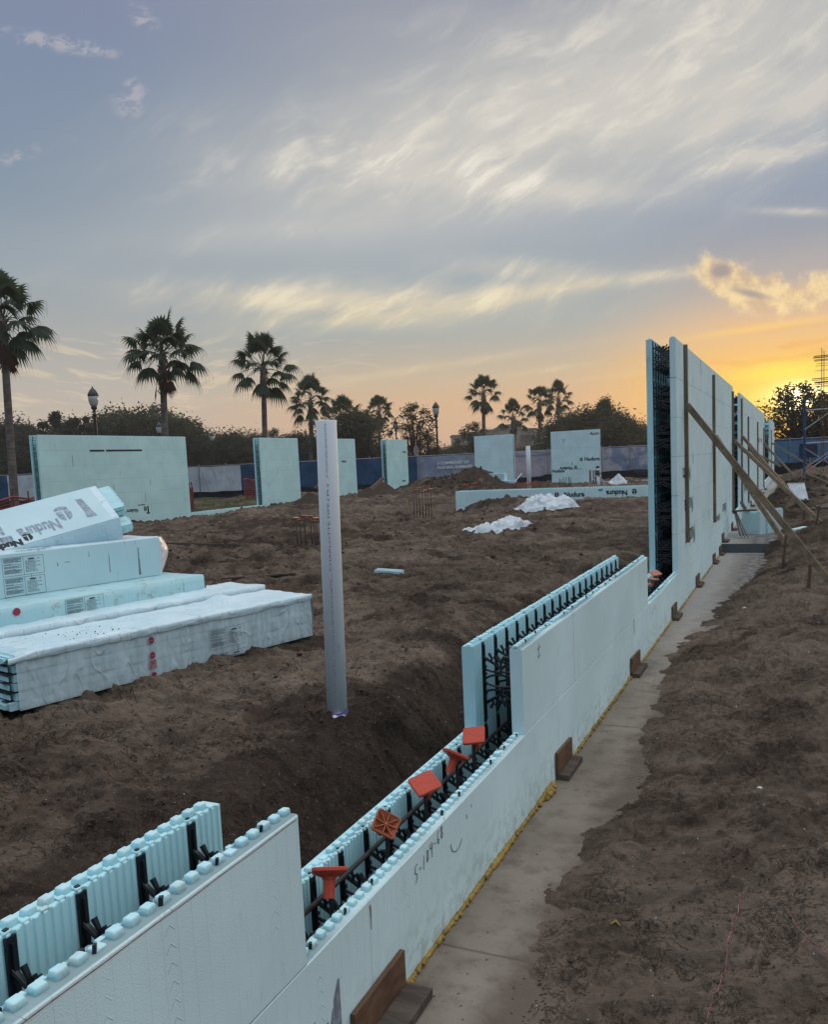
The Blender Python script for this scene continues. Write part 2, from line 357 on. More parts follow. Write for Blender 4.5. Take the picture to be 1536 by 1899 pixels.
def dirt_fn(t, P):
    x, y, z = t.sep(P)
    a = t.noise(P, .55, 6, .6); b = t.noise(P, 3.2, 7, .62); d = t.noise(P, 17, 6, .65)
    tone = t.m('ADD', t.m('ADD', t.m('MULTIPLY', a, .42), t.m('MULTIPLY', b, .38)), t.m('MULTIPLY', d, .20))
    c = t.ramp(tone, [(.36, (.030, .021, .016)), (.45, (.086, .060, .044)), (.53, (.150, .108, .080)), (.64, (.250, .190, .142))])
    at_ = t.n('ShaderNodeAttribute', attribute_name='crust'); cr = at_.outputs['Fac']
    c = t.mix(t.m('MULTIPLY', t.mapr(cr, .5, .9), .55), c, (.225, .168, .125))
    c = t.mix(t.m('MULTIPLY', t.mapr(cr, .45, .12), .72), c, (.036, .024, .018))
    c = t.mix(t.m('MULTIPLY', t.mapr(t.noise(t.scale(P, (1, 1.6, 1)), 11, 7, .72, .8), .555, .62), .5), c, (.030, .021, .017))
    c = t.mix(t.m('MULTIPLY', t.mapr(t.noise(P, 60, 5, .7), .58, .68), .6), c, (.026, .019, .015))  # soil grain, contrast raised in place of shade in the fine relief
    c = t.mix(t.m('MULTIPLY', t.mapr(t.noise(P, 38, 5, .7), .60, .70), .5), c, (.30, .24, .18))
    Pw_ = t.n('ShaderNodeTexNoise'); t.put(Pw_.inputs['Vector'], P); t.put(Pw_.inputs['Scale'], 3.0); t.put(Pw_.inputs['Detail'], 4)
    va = t.n('ShaderNodeVectorMath', operation='MULTIPLY_ADD'); t.put(va.inputs[0], Pw_.outputs['Color']); va.inputs[1].default_value = (.35, .35, .2); t.put(va.inputs[2], P)
    PW = va.outputs[0]
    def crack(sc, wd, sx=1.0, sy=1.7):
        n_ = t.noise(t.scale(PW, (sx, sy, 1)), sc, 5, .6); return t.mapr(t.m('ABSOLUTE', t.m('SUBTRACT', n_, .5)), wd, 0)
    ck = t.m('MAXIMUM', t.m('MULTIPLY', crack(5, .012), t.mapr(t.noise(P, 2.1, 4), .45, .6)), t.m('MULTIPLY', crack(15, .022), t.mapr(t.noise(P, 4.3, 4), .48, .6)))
    c = t.mix(t.m('MULTIPLY', ck, .22), c, (.020, .015, .012))  # crack lines darkened in the colour, standing in for shade inside them
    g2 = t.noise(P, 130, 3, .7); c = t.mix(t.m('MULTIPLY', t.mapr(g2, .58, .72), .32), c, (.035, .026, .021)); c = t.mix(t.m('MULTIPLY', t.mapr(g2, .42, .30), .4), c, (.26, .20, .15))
    # weeds and grass film outside the building on the far left
    gm = t.m('MULTIPLY', t.mapr(x, -19.3, -20.2), t.mapr(t.noise(P, .5, 5), .4, .6))
    c = t.mix(t.m('MULTIPLY', gm, .75), c, (.045, .065, .022))
    lf = t.mapr(t.vor(P, 26), .02, .5)
    h = t.m('ADD', t.m('ADD', t.m('MULTIPLY', d, .026), t.m('MULTIPLY', t.noise(P, 55, 5, .75), .014)), t.m('MULTIPLY', lf, .004))
    h = t.m('SUBTRACT', t.m('ADD', h, t.m('MULTIPLY', b, .03)), t.m('MULTIPLY', ck, .012))
    return c, h
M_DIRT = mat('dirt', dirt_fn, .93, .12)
def wood_fn(base, dark, sc=1.0, axis=(1, 14, 14)):
    def fn(t, P):
        g = t.noise(t.scale(P, tuple(a*sc for a in axis)), 2.2, 6, .65, .6); n = t.noise(P, 5, 4)
        c = t.mix(t.mapr(g, .35, .66), dark, base)
        c = t.mix(t.m('MULTIPLY', t.mapr(n, .5, .75), .5), c, tuple(q*.55 for q in base))
        return c, t.m('MULTIPLY', g, .002)
    return fn
M_WOOD = mat('lumber_side', wood_fn((.26, .19, .125), (.15, .105, .07), 1, (14, 14, 1)), .75)
M_BRACE = mat('lumber_brace', wood_fn((.27, .195, .125), (.15, .108, .070), 1, (3, 12, 3)), .75)
M_STAKE = mat('stake_wood', wood_fn((.150, .095, .058), (.075, .046, .030), 1, (12, 12, 2)), .8)
M_PLY = mat('plywood', wood_fn((.20, .108, .062), (.105, .056, .034), 1, (14, 2, 5)), .72)
M_BOARD = mat('weathered_board', wood_fn((.13, .10, .08), (.07, .052, .042), 1, (2, 10, 10)), .85)
M_ORANGE = mat('orange_plastic', lambda t, P: (t.mix(t.mapr(t.noise(P, 60, 4, .7), .45, .7), (.52, .060, .026), (.36, .048, .028)), t.m('MULTIPLY', t.noise(P, 200, 2), .0006)), .55, .4)
M_ORANGE2 = mat('orange_plastic_dusty', lambda t, P: (t.mix(t.mapr(t.noise(P, 50, 4, .7), .4, .7), (.40, .105, .045), (.30, .10, .055)), None), .65, .35)
M_ORANGE3 = mat('faded_orange_plastic', lambda t, P: (t.mix(t.mapr(t.noise(P, 40, 4, .7), .4, .7), (.52, .20, .13), (.36, .13, .08)), None), .6, .35)
def rebar_fn(t, P): return t.mix(t.mapr(t.noise(P, 40, 4), .4, .7), (.022, .022, .026), (.05, .032, .024)), None
M_REBAR = mat('rebar_steel', rebar_fn, .6, .4)
M_RUST = mat('rust_steel', lambda t, P: (t.mix(t.noise(P, 30, 3), (.10, .035, .02), (.16, .07, .04)), None), .7)
def yel_fn(t, P): return t.mix(t.mapr(t.noise(P, 28, 5, .6), .35, .65), (.42, .27, .055), (.24, .15, .035)), t.m('MULTIPLY', t.noise(P, 70, 4), .006)
M_SEAL = mat('spray_foam', yel_fn, .6, .4)
M_PVC = mat('white_pvc', lambda t, P: (t.mix(t.mapr(t.noise(t.scale(P, (1, 1, .3)), 3, 4), .4, .7), (.84, .85, .87), (.76, .77, .80)), None), .62, .3)
M_PURPLE = mat('purple_primer', (.16, .12, .42), .4)
M_INKB = mat('ink_black', (.02, .022, .028), .6)
M_INKG = mat('ink_grey', lambda t, P: (t.mix(t.mapr(t.noise(P, 20, 4, .7), .4, .65), (.19, .21, .25), (.30, .34, .39)), None), .6)
M_INKL = mat('ink_label', (.085, .105, .13), .6)
M_INKR = mat('ink_red', lambda t, P: (t.mix(t.mapr(t.noise(P, 60, 3), .4, .6), (.30, .09, .09), (.40, .22, .22)), None), .6)
M_INKP = mat('ink_purple', (.34, .22, .32), .6)
M_INKF = mat('ink_faded', lambda t, P: (t.mix(t.mapr(t.noise(P, 24, 5, .75), .42, .62), (.24, .28, .35), (.40, .50, .57)), None), .55)
M_PEN = mat('ink_pen', (.05, .055, .06), .6)
def sheet_fn(t, P): return t.mix(t.mapr(t.noise(P, 6, 4), .4, .7), (.56, .60, .63), (.68, .72, .75)), t.m('ADD', t.m('MULTIPLY', t.noise(P, 9, 5, .55, 1.2), .016), t.m('MULTIPLY', t.noise(P, 60, 3), .002))
M_SHEET = mat('white_plastic_sheet', sheet_fn, .32, .5)
def film_fn(t, P):
    w = t.noise(t.scale(P, (3.2, 3.2, .6)), 4, 3, .5, .3)
    h = t.m('ADD', t.m('MULTIPLY', t.mapr(t.m('ABSOLUTE', t.m('SUBTRACT', t.noise(t.scale(P, (2.4, 2.4, 1)), 2.6, 2, .5, .5), .5)), .05, 0), .0035), t.m('MULTIPLY', w, .006))
    c = t.mix(t.m('MULTIPLY', t.mapr(t.sep(P)[2], .05, .0), t.mapr(t.noise(P, 7, 6, .7), .5, .66, 0, .6)), (.74, .90, .94), (.30, .25, .20))
    def sh(t, s):
        a = t.n('ShaderNodeBsdfTransparent'); x = t.n('ShaderNodeMixShader')
        t.put(x.inputs[0], t.mapr(w, .3, .7, .52, .76)); t.nt.links.new(a.outputs[0], x.inputs[1]); t.nt.links.new(s, x.inputs[2]); return x.outputs[0]
    return c, h, 1.0, sh
M_FILM = mat('wrapping_film', film_fn, .28, .5)
def wrap_fn(t, P):
    w = t.noise(t.scale(P, (1, 5, 5)), 4, 5, .6, .5)
    c = t.mix(t.mapr(t.noise(P, 3, 5), .35, .7), (.60, .76, .82), (.70, .84, .88))
    c = t.mix(t.m('MULTIPLY', t.mapr(t.noise(P, 5, 7, .75), .60, .72), .5), c, (.25, .20, .15))
    return c, t.m('ADD', t.m('MULTIPLY', t.mapr(t.m('ABSOLUTE', t.m('SUBTRACT', t.noise(t.scale(P, (2.4, 2.4, 1)), 2.6, 2, .5, .5), .5)), .05, 0), .0035), t.m('ADD', t.m('MULTIPLY', w, .009), t.m('MULTIPLY', t.noise(P, 25, 3, .5, .5), .0015)))
M_WRAP = mat('wrapping_film_tight', wrap_fn, .33, .5)
def wrapd_fn(t, P):
    c = t.mix(t.mapr(t.noise(P, 2.5, 5), .35, .7), (.42, .66, .70), (.50, .73, .75))
    c = t.mix(t.m('MULTIPLY', t.mapr(t.noise(P, 6, 7, .75), .54, .68), .75), c, (.30, .22, .12))
    c = t.mix(t.m('MULTIPLY', t.mapr(t.noise(t.scale(P, (4, 4, .6)), 6, 5, .7), .62, .70), .5), c, (.12, .13, .14))
    return c, t.m('MULTIPLY', t.noise(t.scale(P, (6, 6, 1)), 5, 4, .6), .004)
M_WRAPD = mat('wrapping_film_dirty', wrapd_fn, .4, .45)
def clean_fn(t, P):
    c = t.mix(t.mapr(t.noise(P, 2.5, 5), .35, .7), (.52, .70, .74), (.58, .76, .79))
    c = t.mix(t.m('MULTIPLY', t.mapr(t.noise(t.scale(P, (3, 3, .5)), 7, 6, .7), .62, .72), .5), c, (.20, .18, .16))
    return c, t.m('MULTIPLY', t.noise(t.scale(P, (8, 8, .6)), 5, 4, .6), .003)
M_PACK = mat('packed_foam_face', clean_fn, .5, .4)
M_TAPE = mat('red_print', (.36, .03, .06), .5)
def fab_fn(c1, c2):
    def fn(t, P):
        f = t.noise(t.scale(P, (1, 1, .5)), 2.2, 5, .55, .8)
        return t.mix(t.mapr(t.noise(P, 1.4, 4), .35, .7), c1, c2), t.m('MULTIPLY', f, .12)
    return fn
M_BLUE = mat('blue_screen_fabric', fab_fn((.018, .055, .125), (.03, .085, .18)), .7)
M_BLUED = mat('dark_blue_patch', fab_fn((.012, .026, .06), (.016, .034, .07)), .7)
M_BLUEL = mat('light_blue_banner', fab_fn((.07, .16, .27), (.10, .20, .32)), .7)
M_BAN = mat('banner_grey_lilac', fab_fn((.26, .28, .37), (.32, .34, .42)), .6)
M_BANP = mat('banner_pink', fab_fn((.44, .38, .44), (.50, .43, .48)), .6)
M_BANW = mat('banner_white', fab_fn((.56, .57, .60), (.70, .71, .74)), .6)
def photo_fn(t, P):
    n = t.noise(P, 1.1, 6, .7)
    return t.mix(t.mapr(n, .46, .56), (.20, .24, .34), (.42, .38, .42)), t.m('MULTIPLY', t.noise(P, 2, 4), .08)
M_BANPH = mat('banner_printed_pattern', photo_fn, .6)
M_SILT = mat('black_silt_fabric', fab_fn((.008, .009, .014), (.016, .018, .026)), .6)
M_NET = mat('orange_safety_mesh', lambda t, P: (t.mix(t.noise(P, 3, 3), (.30, .05, .04), (.20, .045, .05)), None), .6)
M_METAL = mat('galvanised_steel', (.28, .29, .31), .45, .5, Metallic=.6)
M_DMET = mat('dark_painted_metal', (.014, .016, .018), .4, .5)
M_GLASS = mat('frosted_lamp_glass', lambda t, P: (t.ramp(t.m('FRACT', t.m('MULTIPLY', t.sep(P)[2], 3)), [(0, (.55, .53, .50)), (1, (.42, .41, .40))]), None), .25, .6)
M_SCAF = mat('blue_scaffold_paint', (.012, .05, .14), .45, .5)
M_BARK = mat('bark', lambda t, P: (t.mix(t.noise(t.scale(P, (3, 3, .6)), 4, 5, .6), (.035, .027, .022), (.075, .06, .05)), t.m('MULTIPLY', t.noise(P, 12, 4), .02)), .9)
def ptrunk_fn(t, P):
    z = t.sep(P)[2]; ring = t.noise(t.vec(0, 0, z), 9, 4, .6)
    c = t.mix(t.mapr(t.noise(P, 3, 5), .35, .65), (.11, .088, .08), (.20, .165, .15))
    return t.mix(t.m('MULTIPLY', t.mapr(ring, .5, .6), .5), c, (.06, .045, .04)), t.m('MULTIPLY', ring, .04)
M_PTRUNK = mat('palm_trunk', ptrunk_fn, .9)
def leaf_fn(a, b, tr=.35):
    def fn(t, P):
        oi = t.n('ShaderNodeObjectInfo'); g = t.n('ShaderNodeNewGeometry')
        c = t.mix(g.outputs['Random Per Island'], a, b)
        def sh(t, s):
            tl = t.n('ShaderNodeBsdfTranslucent'); t.put(tl.inputs[0], tuple(q*1.6 for q in b)); x = t.n('ShaderNodeMixShader')
            t.put(x.inputs[0], tr); t.nt.links.new(s, x.inputs[1]); t.nt.links.new(tl.outputs[0], x.inputs[2]); return x.outputs[0]
        return c, None, 1, sh
    return fn
M_PALM = mat('palm_leaf', leaf_fn((.012, .028, .016), (.035, .06, .028)), .6)
M_PDEAD = mat('dead_palm_frond', leaf_fn((.05, .022, .014), (.10, .045, .025), .15), .8)
M_LEAF = mat('tree_leaf', leaf_fn((.026, .030, .018), (.062, .064, .036)), .75)
M_LEAFB = mat('tree_leaf_brown', leaf_fn((.04, .026, .012), (.07, .045, .018)), .75)
M_GRASS = mat('grass_blade', leaf_fn((.03, .055, .015), (.07, .10, .03)), .8)
M_STUCCO = mat('far_stucco', lambda t, P: (t.mix(t.noise(P, .2, 3), (.34, .26, .23), (.42, .32, .28)), None), .9)
M_STUCCOD = mat('far_trim', (.20, .15, .135), .9)
M_CLOD = mat('dirt_clod', lambda t, P: (t.mix(t.noise(P, 20, 4), (.035, .025, .019), (.085, .06, .046)), t.m('MULTIPLY', t.noise(P, 60, 3), .006)), .95, .1)
M_CRUMB = mat('foam_crumb', (.55, .66, .68), .8)
M_SIGN = mat('sign_back', (.30, .23, .21), .6)
# ------------------------------------------------------------------ terrain
def _h(i, j, s):
    n = (i.astype(np.int64)*374761393 + j.astype(np.int64)*668265263 + s*1442695041) & 0xffffffff
    n = ((n ^ (n >> 13))*1274126177) & 0xffffffff
    n = ((n ^ (n >> 16))*2246822519) & 0xffffffff
    return ((n ^ (n >> 15)) & 0xffff)/65535.0
_M32 = 0xffffffff
def _h1(i, j, s):
    n = (i*374761393 + j*668265263 + s*1442695041) & _M32
    n = ((n ^ (n >> 13))*1274126177) & _M32
    n = ((n ^ (n >> 16))*2246822519) & _M32
    return ((n ^ (n >> 15)) & 0xffff)/65535.0
def vn1(x, y, s):
    i = math.floor(x); j = math.floor(y); fx = x-i; fy = y-j
    def g(a, b, dx, dy):
        t = _h1(a, b, s)*2*math.pi; return math.cos(t)*dx+math.sin(t)*dy
    ux = fx**3*(fx*(fx*6-15)+10); uy = fy**3*(fy*(fy*6-15)+10)
    return (g(i, j, fx, fy)*(1-ux)+g(i+1, j, fx-1, fy)*ux)*(1-uy)+(g(i, j+1, fx, fy-1)*(1-ux)+g(i+1, j+1, fx-1, fy-1)*ux)*uy
def vn(x, y, s=0):
    if isinstance(x, (int, float)) and isinstance(y, (int, float)): return vn1(float(x), float(y), s)
    x = np.asarray(x, float); y = np.asarray(y, float)
    i = np.floor(x); j = np.floor(y); fx = x-i; fy = y-j; i = i.astype(np.int64); j = j.astype(np.int64)
    def g(a, b, dx, dy):
        t = _h(a, b, s)*2*np.pi; return np.cos(t)*dx+np.sin(t)*dy
    ux = fx**3*(fx*(fx*6-15)+10); uy = fy**3*(fy*(fy*6-15)+10)
    A = g(i, j, fx, fy); B = g(i+1, j, fx-1, fy); C = g(i, j+1, fx, fy-1); D_ = g(i+1, j+1, fx-1, fy-1)
    return (A*(1-ux)+B*ux)*(1-uy)+(C*(1-ux)+D_*ux)*uy      # about -.7 .. .7
def fbm(x, y, s=0, o=4, g=.5):
    r = 0; a = 1
    for k in range(o): r = r+a*vn(x*2**k+k*17.3, y*2**k-k*9.1, s+k); a *= g
    return r
def ridge(x, y, s=0, o=3):
    r = 0; a = 1
    for k in range(o): r = r+a*(1-2.2*np.abs(vn(x*2**k+k*5.2, y*2**k+k*3.1, s+k))); a *= .5
    return r/1.75
def ss(a, b, v): t = np.clip((v-a)/(b-a), 0, 1); return t*t*(3-2*t)
def bump(x, y, cx, cy, rx, ry, h, rot=0):
    c, s = math.cos(rot), math.sin(rot); u = ((x-cx)*c+(y-cy)*s)/rx; w = (-(x-cx)*s+(y-cy)*c)/ry
    return h*np.exp(-(u*u+w*w)**1.3)
EDGE = np.array([(-5, .45), (1.5, .42), (2.25, .34), (2.6, .40), (3.0, .36), (3.4, .28), (3.9, .30), (4.3, .38), (4.8, .46), (5.1, .44), (5.3, .33), (6.2, .30), (7.1, .27), (8.0, .22), (8.9, .26), (10, .36), (11, .45), (12, .56), (13.5, .66), (15, .78), (16.2, .86), (17.5, .85), (20, .80), (24, .5), (30, .6), (200, .6)])
FOOT = [(-.335, 0)]
def ground(x, y, fine=True):
    x = np.asarray(x, float); y = np.asarray(y, float)
    # inside the building
    pl = .47 - .17*ss(10, 15, y)*ss(-5.0, -9.0, x) - .02*ss(12, 20, y)
    pl = pl + .05*fbm(x*.35, y*.35, 3, 3)
    pl = pl + bump(x, y, -6.8, 23.6, 1.5, .9, .30) + bump(x, y, -3.2, 22.6, 2.6, 1.8, .20) - bump(x, y, -9.3, 23.2, 1.5, 2.4, .30) \
        + bump(x, y, -7.2, 10.8, 1.6, .8, .10, .3) - bump(x, y, -9.5, 11.0, 2.6, 1.1, .28, .1) + bump(x, y, -12.5, 15.5, 4, .9, .10, .05) - bump(x, y, -7.9, 15.2, 1.3, .7, .22) \
        + bump(x, y, -10.5, 19.5, 3.5, .8, .16, .2) - bump(x, y, -2.2, 14.2, .9, 2.5, .16) + bump(x, y, -3.0, 15.5, 1.2, 1.2, .12) \
        - bump(x, y, -8.5, 20.8, 1.3, 1.0, .14)
    pl = pl + bump(x, y, -1.10, 3.90, .28, .30, -.045)
    # beyond the low cross wall
    far = ss(25.3, 26.2, y)
    pl = pl*(1-far) + far*(.36+.10*fbm(x*.2, y*.2, 8, 3))
    pl = pl + bump(x, y, -14.6, 38.6, 2.5, 2.0, .72) + bump(x, y, -12.6, 38.2, 1.1, 1.3, .62) + bump(x, y, -9.9, 37.0, 2.2, 1.5, .26) + bump(x, y, -12.0, 36.0, 1.6, 1.2, .18) \
        + bump(x, y, -6.3, 37.5, 1.8, 1.5, .12) + bump(x, y, -4.0, 33.0, 1.5, 1.8, .25) + bump(x, y, -18.1, 35.0, .6, 1.2, .12)
    # trench beside the wall (inside) and at the cross wall's free end
    tr = ss(-1.42+.32*ss(6, 4.5, y), -.44, x+.04*fbm(x*0+y*.6, y*.6, 21, 3))
    tdep = .56*ss(12, 8.5, y)+.30*ss(8.5, 12, y)
    pl = pl - tr*tdep*(1-.45*ss(19, 23, y))
    # left building wall: soil lies just under the sill
    pl = pl - ss(-18.0, -18.7, x)*.02
    outl = ss(-18.9, -19.6, x)
    pl = pl*(1-outl)+outl*(.26+.05*fbm(x*.2, y*.2, 31, 3)+ .35*ss(30, 60, y))
    # right side, outside
    e = np.interp(y, EDGE[:, 0], EDGE[:, 1]) + .045*fbm(x*0+1.3, y*2.2, 41, 4)
    u = x-e
    ri = -.014 + .032*ss(-.08, .22, u) + .175*ss(.05, 1.25, u) + .05*ss(7, 13, y)*ss(.1, .8, u)
    ri = ri + .04*fbm(x*.8, y*.8, 12, 3)*ss(.1, .6, u)
    st = ss(16.0, 16.3, y)*.17 + ss(24, 40, y)*.12
    ri = ri + st
    ri = ri + bump(x, y, 1.42, 26.3, 1.05, 1.9, .58) + bump(x, y, .66, 21.2, .42, 1.3, .34) + bump(x, y, .95, 15.9, .16, .5, .10) + bump(x, y, 2.6, 33, 1.5, 3, .2)
    ri = ri + .12*ss(2.0, 6.0, x)
    ri = np.where(u < -.13, np.minimum(ri, -.05+st*.0), ri)
    z = np.where(x < -.17, pl, ri)
    z = np.where((x > -.60) & (x < -.17), np.minimum(z, .08), z)
    gone = (x > -.42) & (x < np.minimum(e-.14, .1)) & (y < 55)
    z = np.where(gone, -.12, z)
    flat = ss(48, 75, np.hypot(x+5, y-10)); z = z*(1-flat) + flat*.42
    if not fine: return z
    near = 1-ss(45, 90, y)
    dm = np.where(x > 0, .16*ss(-.14, -.05, u)+.84*ss(-.02, .28, u), np.where(x < -.36, ss(-.45, -.75, x), 0))
    amp = (1+.7*ss(-3, -8, x))*dm*near
    wx = x+.25*fbm(x*1.3, y*1.3, 51, 3); wy = y+.25*fbm(x*1.3+9, y*1.3, 52, 3)
    f = .060*fbm(wx*1.1, wy*1.1, 61, 3) + .042*ridge(wx*2.1, wy*2.1, 62, 3)*ss(-.2, .4, vn(x*.5, y*.5, 63)+.1)
    f = f + .034*fbm(wx*3.2, wy*4.0, 67, 4, .52) + .016*fbm(wx*8, wy*9, 64, 4, .6)
    ca_, sa_ = .80, .60; tu = (wx*ca_+wy*sa_); tv = (-wx*sa_+wy*ca_)
    f = f + .022*ridge(tu*.7, tv*4.2, 68, 3)*ss(.0, .25, vn(x*.45, y*.45, 69)) + .018*ridge(tv*.9, tu*5.0, 74, 2)*ss(.05, .3, vn(x*.5+7, y*.5, 75))
    sc = vn(wx*2.6, wy*3.2, 71); f = f + .032*(ss(.0, .025, sc)-.5) + .024*(ss(.10, .125, vn(wx*4.1, wy*5.2, 72))-.3) + .013*(ss(.05, .075, vn(wx*9.1, wy*11.2, 73))-.3)
    cl = vn(x*16, y*16, 81)+.5*vn(x*33, y*33, 82); f = f + .016*np.clip(cl-.10, 0, .4)*ss(-.1, .25, vn(x*.9, y*.9, 83))*2.2
    f = f + .06*fbm(wx*1.6, wy*1.6, 66, 4, .55)*ss(-1.2, -.8, x)*ss(0, -.4, x)
    return z + f*amp
def gz(x, y, fine=True): return float(ground(np.array([x]), np.array([y]), fine)[0])
def axis_pts(spans, grow, lo, hi):
    p = [spans[0][0]]
    for a, b, d in spans:
        n = max(1, int(round((b-a)/d))); p += [a+(b-a)*(i+1)/n for i in range(n)]
    q = p[-1]; d = spans[-1][2]
    while q < hi: d *= grow; q += d; p.append(q)
    q = p[0]; d = spans[0][2]; l = []
    while q > lo: d *= grow; q -= d; l.append(q)
    return np.array(l[::-1]+p)
STAMPS = []     # boot prints: x, y, heading
def build_ground():
    xs = axis_pts([(-22, -9, .09), (-9, -5, .05), (-5, -.42, .024), (-.42, .2, .04), (.2, 1.75, .0092)], 1.08, -2500, 2500)
    ys = axis_pts([(-1.0, 1.7, .05), (1.7, 4.7, .0100), (4.7, 9, .022), (9, 14, .04), (14, 30, .075), (30, 48, .15)], 1.09, -2500, 3500)
    X, Y = np.meshgrid(xs, ys); Z = ground(X, Y)
    base = ground(X, Y, False)
    for (cx, cy, a, L, dep) in STAMPS:
        c, s = math.cos(a), math.sin(a)
        m = (np.abs(X-cx) < .25) & (np.abs(Y-cy) < .25)
        u = ((X-cx)*c+(Y-cy)*s); w = -(X-cx)*s+(Y-cy)*c
        half = L/2; wid = .044+.010*np.sin((u/half)*2.2+.6)
        d = np.maximum(np.abs(u)-half+.045, 0); r = np.sqrt(d*d+w*w)
        ins = 1-ss(wid-.006, wid+.006, r)
        lug = (.5+.5*np.sign(np.sin(u*2*np.pi/.032)))*ss(.018, .026, np.abs(w))
        rim = np.exp(-((r-wid-.010)/.010)**2)
        near_ = np.exp(-((r)/.11)**4); Z0 = float(Z[np.unravel_index(np.argmin((X-cx)**2+(Y-cy)**2), X.shape)]); flat_ = base-float(ground(np.array([cx]), np.array([cy]), False)[0])+Z0
        Z = np.where(m, Z*(1-.88*near_)+flat_*.88*near_ - ins*(dep*1.6+.012*lug) + rim*.016, Z)
    n, k = X.shape
    co = np.stack([X.ravel(), Y.ravel(), Z.ravel()], 1)
    i = np.arange(n*k).reshape(n, k); F = np.stack([i[:-1, :-1].ravel(), i[:-1, 1:].ravel(), i[1:, 1:].ravel(), i[1:, :-1].ravel()], 1)
    me = bpy.data.meshes.new('ground'); me.vertices.add(len(co)); me.vertices.foreach_set('co', co.ravel())
    me.loops.add(F.size); me.loops.foreach_set('vertex_index', F.ravel()); me.polygons.add(len(F))
    me.polygons.foreach_set('loop_start', np.arange(0, F.size, 4)); me.polygons.foreach_set('loop_total', np.full(len(F), 4))
    me.polygons.foreach_set('use_smooth', np.ones(len(F), bool)); me.update()
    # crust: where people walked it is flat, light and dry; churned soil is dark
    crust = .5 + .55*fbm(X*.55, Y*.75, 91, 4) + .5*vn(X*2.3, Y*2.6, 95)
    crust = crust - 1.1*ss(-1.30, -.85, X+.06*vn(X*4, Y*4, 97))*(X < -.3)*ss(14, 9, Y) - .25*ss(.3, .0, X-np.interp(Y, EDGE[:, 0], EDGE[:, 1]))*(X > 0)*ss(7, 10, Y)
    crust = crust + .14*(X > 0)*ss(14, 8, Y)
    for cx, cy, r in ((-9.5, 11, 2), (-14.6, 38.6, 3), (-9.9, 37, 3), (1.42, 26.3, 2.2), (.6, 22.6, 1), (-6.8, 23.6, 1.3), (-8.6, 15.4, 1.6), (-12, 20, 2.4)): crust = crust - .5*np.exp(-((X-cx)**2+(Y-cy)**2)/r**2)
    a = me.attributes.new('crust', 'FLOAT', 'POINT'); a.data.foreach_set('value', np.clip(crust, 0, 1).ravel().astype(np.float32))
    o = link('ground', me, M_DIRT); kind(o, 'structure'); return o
for p in ((1.24, 2.98, 1.35, .29, .010), (.98, 3.32, .55, .28, .009), (1.30, 4.25, 1.9, .28, .008), (1.10, 5.6, .8, .28, .008), (.80, 4.9, 2.1, .28, .006), (1.5, 6.5, 1.2, .28, .007), (-2.2, 4.4, 2.2, .29, .008), (-1.7, 5.6, .4, .29, .008)): STAMPS.append(p)
GROUND = build_ground(); bpy.context.view_layer.update()
def gz(x, y, fine=True):
    if not fine: return float(ground(np.array([x]), np.array([y]), False)[0])
    ok, loc, _n, _i = GROUND.ray_cast(Vector((x, y, 6)), Vector((0, 0, -1))); return loc.z if ok else 0.0
# footing slab
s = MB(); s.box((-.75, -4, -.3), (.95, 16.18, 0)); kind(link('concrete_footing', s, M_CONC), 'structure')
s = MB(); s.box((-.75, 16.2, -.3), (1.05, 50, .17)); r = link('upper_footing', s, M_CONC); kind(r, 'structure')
s = MB(); s.box((.02, 16.185, .0), (.94, 16.198, .166)); kind(link('footing_step_riser', s, M_RISER), 'structure')
s = MB(); s.box((.10, 16.11, .001), (.90, 16.165, .006)); kind(link('footing_step_edge', s, M_SHEET), 'structure')

# ------------------------------------------------------------------ foam form walls
P2 = .0508
LAT = .9*.2032           # the webs stand at LAT + k*.2032
def corr_cols(y0, y1):
    """y positions and groove depth along a corrugated inside face"""
    out = [(y0, 0)]; k = math.floor((y0-LAT)/.0254)
    while True:
        a = LAT+k*.0254; k += 1
        for q, d in ((a+.003, .0), (a+.0062, .006), (a+.0152, .006), (a+.0184, .0)):
            if y0+.001 < q < y1-.001: out.append((q, d))
        if a > y1: break
    out.append((y1, 0)); return out
def leaf(mb, y0, y1, z0, z1, xo, xi, corr=True, jag=0.0, ch=.006):
    """one foam panel: xo = outside face, xi = cavity face"""
    cols = corr_cols(y0, y1) if corr else [(y0, 0), (y1, 0)]
    sg = 1 if xo > xi else -1; vs = []; fs = []
    for i, (y, d) in enumerate(cols):
        x_in = xi+sg*d
        vs += [(xo, y, z0), (xo, y, z1-ch), (xo-sg*ch*.7, y, z1), (x_in+sg*.002, y, z1), (x_in, y, z1-.003), (x_in, y, z0)]
    n = len(cols)
    for i in range(n-1):
        for k in range(6):
            a, b = i*6+k, i*6+(k+1) % 6
            fs.append((a, b, b+6, a+6) if sg < 0 else (a, a+6, b+6, b))
    fs.append(tuple(range(6)) if sg > 0 else tuple(range(5, -1, -1))); e = (n-1)*6
    fs.append(tuple(e+k for k in range(5, -1, -1)) if sg > 0 else tuple(e+k for k in range(6)))
    mb.add(vs, fs)
def knob_template(sx, sy, sz, bev):
    bm = bmesh.new(); bmesh.ops.create_cube(bm, size=1)
    for v in bm.verts:
        t = .86 if v.co.z > 0 else 1.0
        v.co = Vector((v.co.x*sx*t, v.co.y*sy*t, (v.co.z+.5)*sz))
    ed = [e for e in bm.edges if not all(v.co.z < 1e-5 for v in e.verts)]
    bmesh.ops.bevel(bm, geom=ed, offset=bev, segments=2, profile=.6, affect='EDGES')
    bm.verts.index_update(); V = [v.co.copy() for v in bm.verts]; Fc = [tuple(v.index for v in f.verts) for f in bm.faces]; bm.free(); return V, Fc
KV, KF = knob_template(.029, .033, .019, .0042)
KV2, KF2 = knob_template(.015, .024, .007, .002)
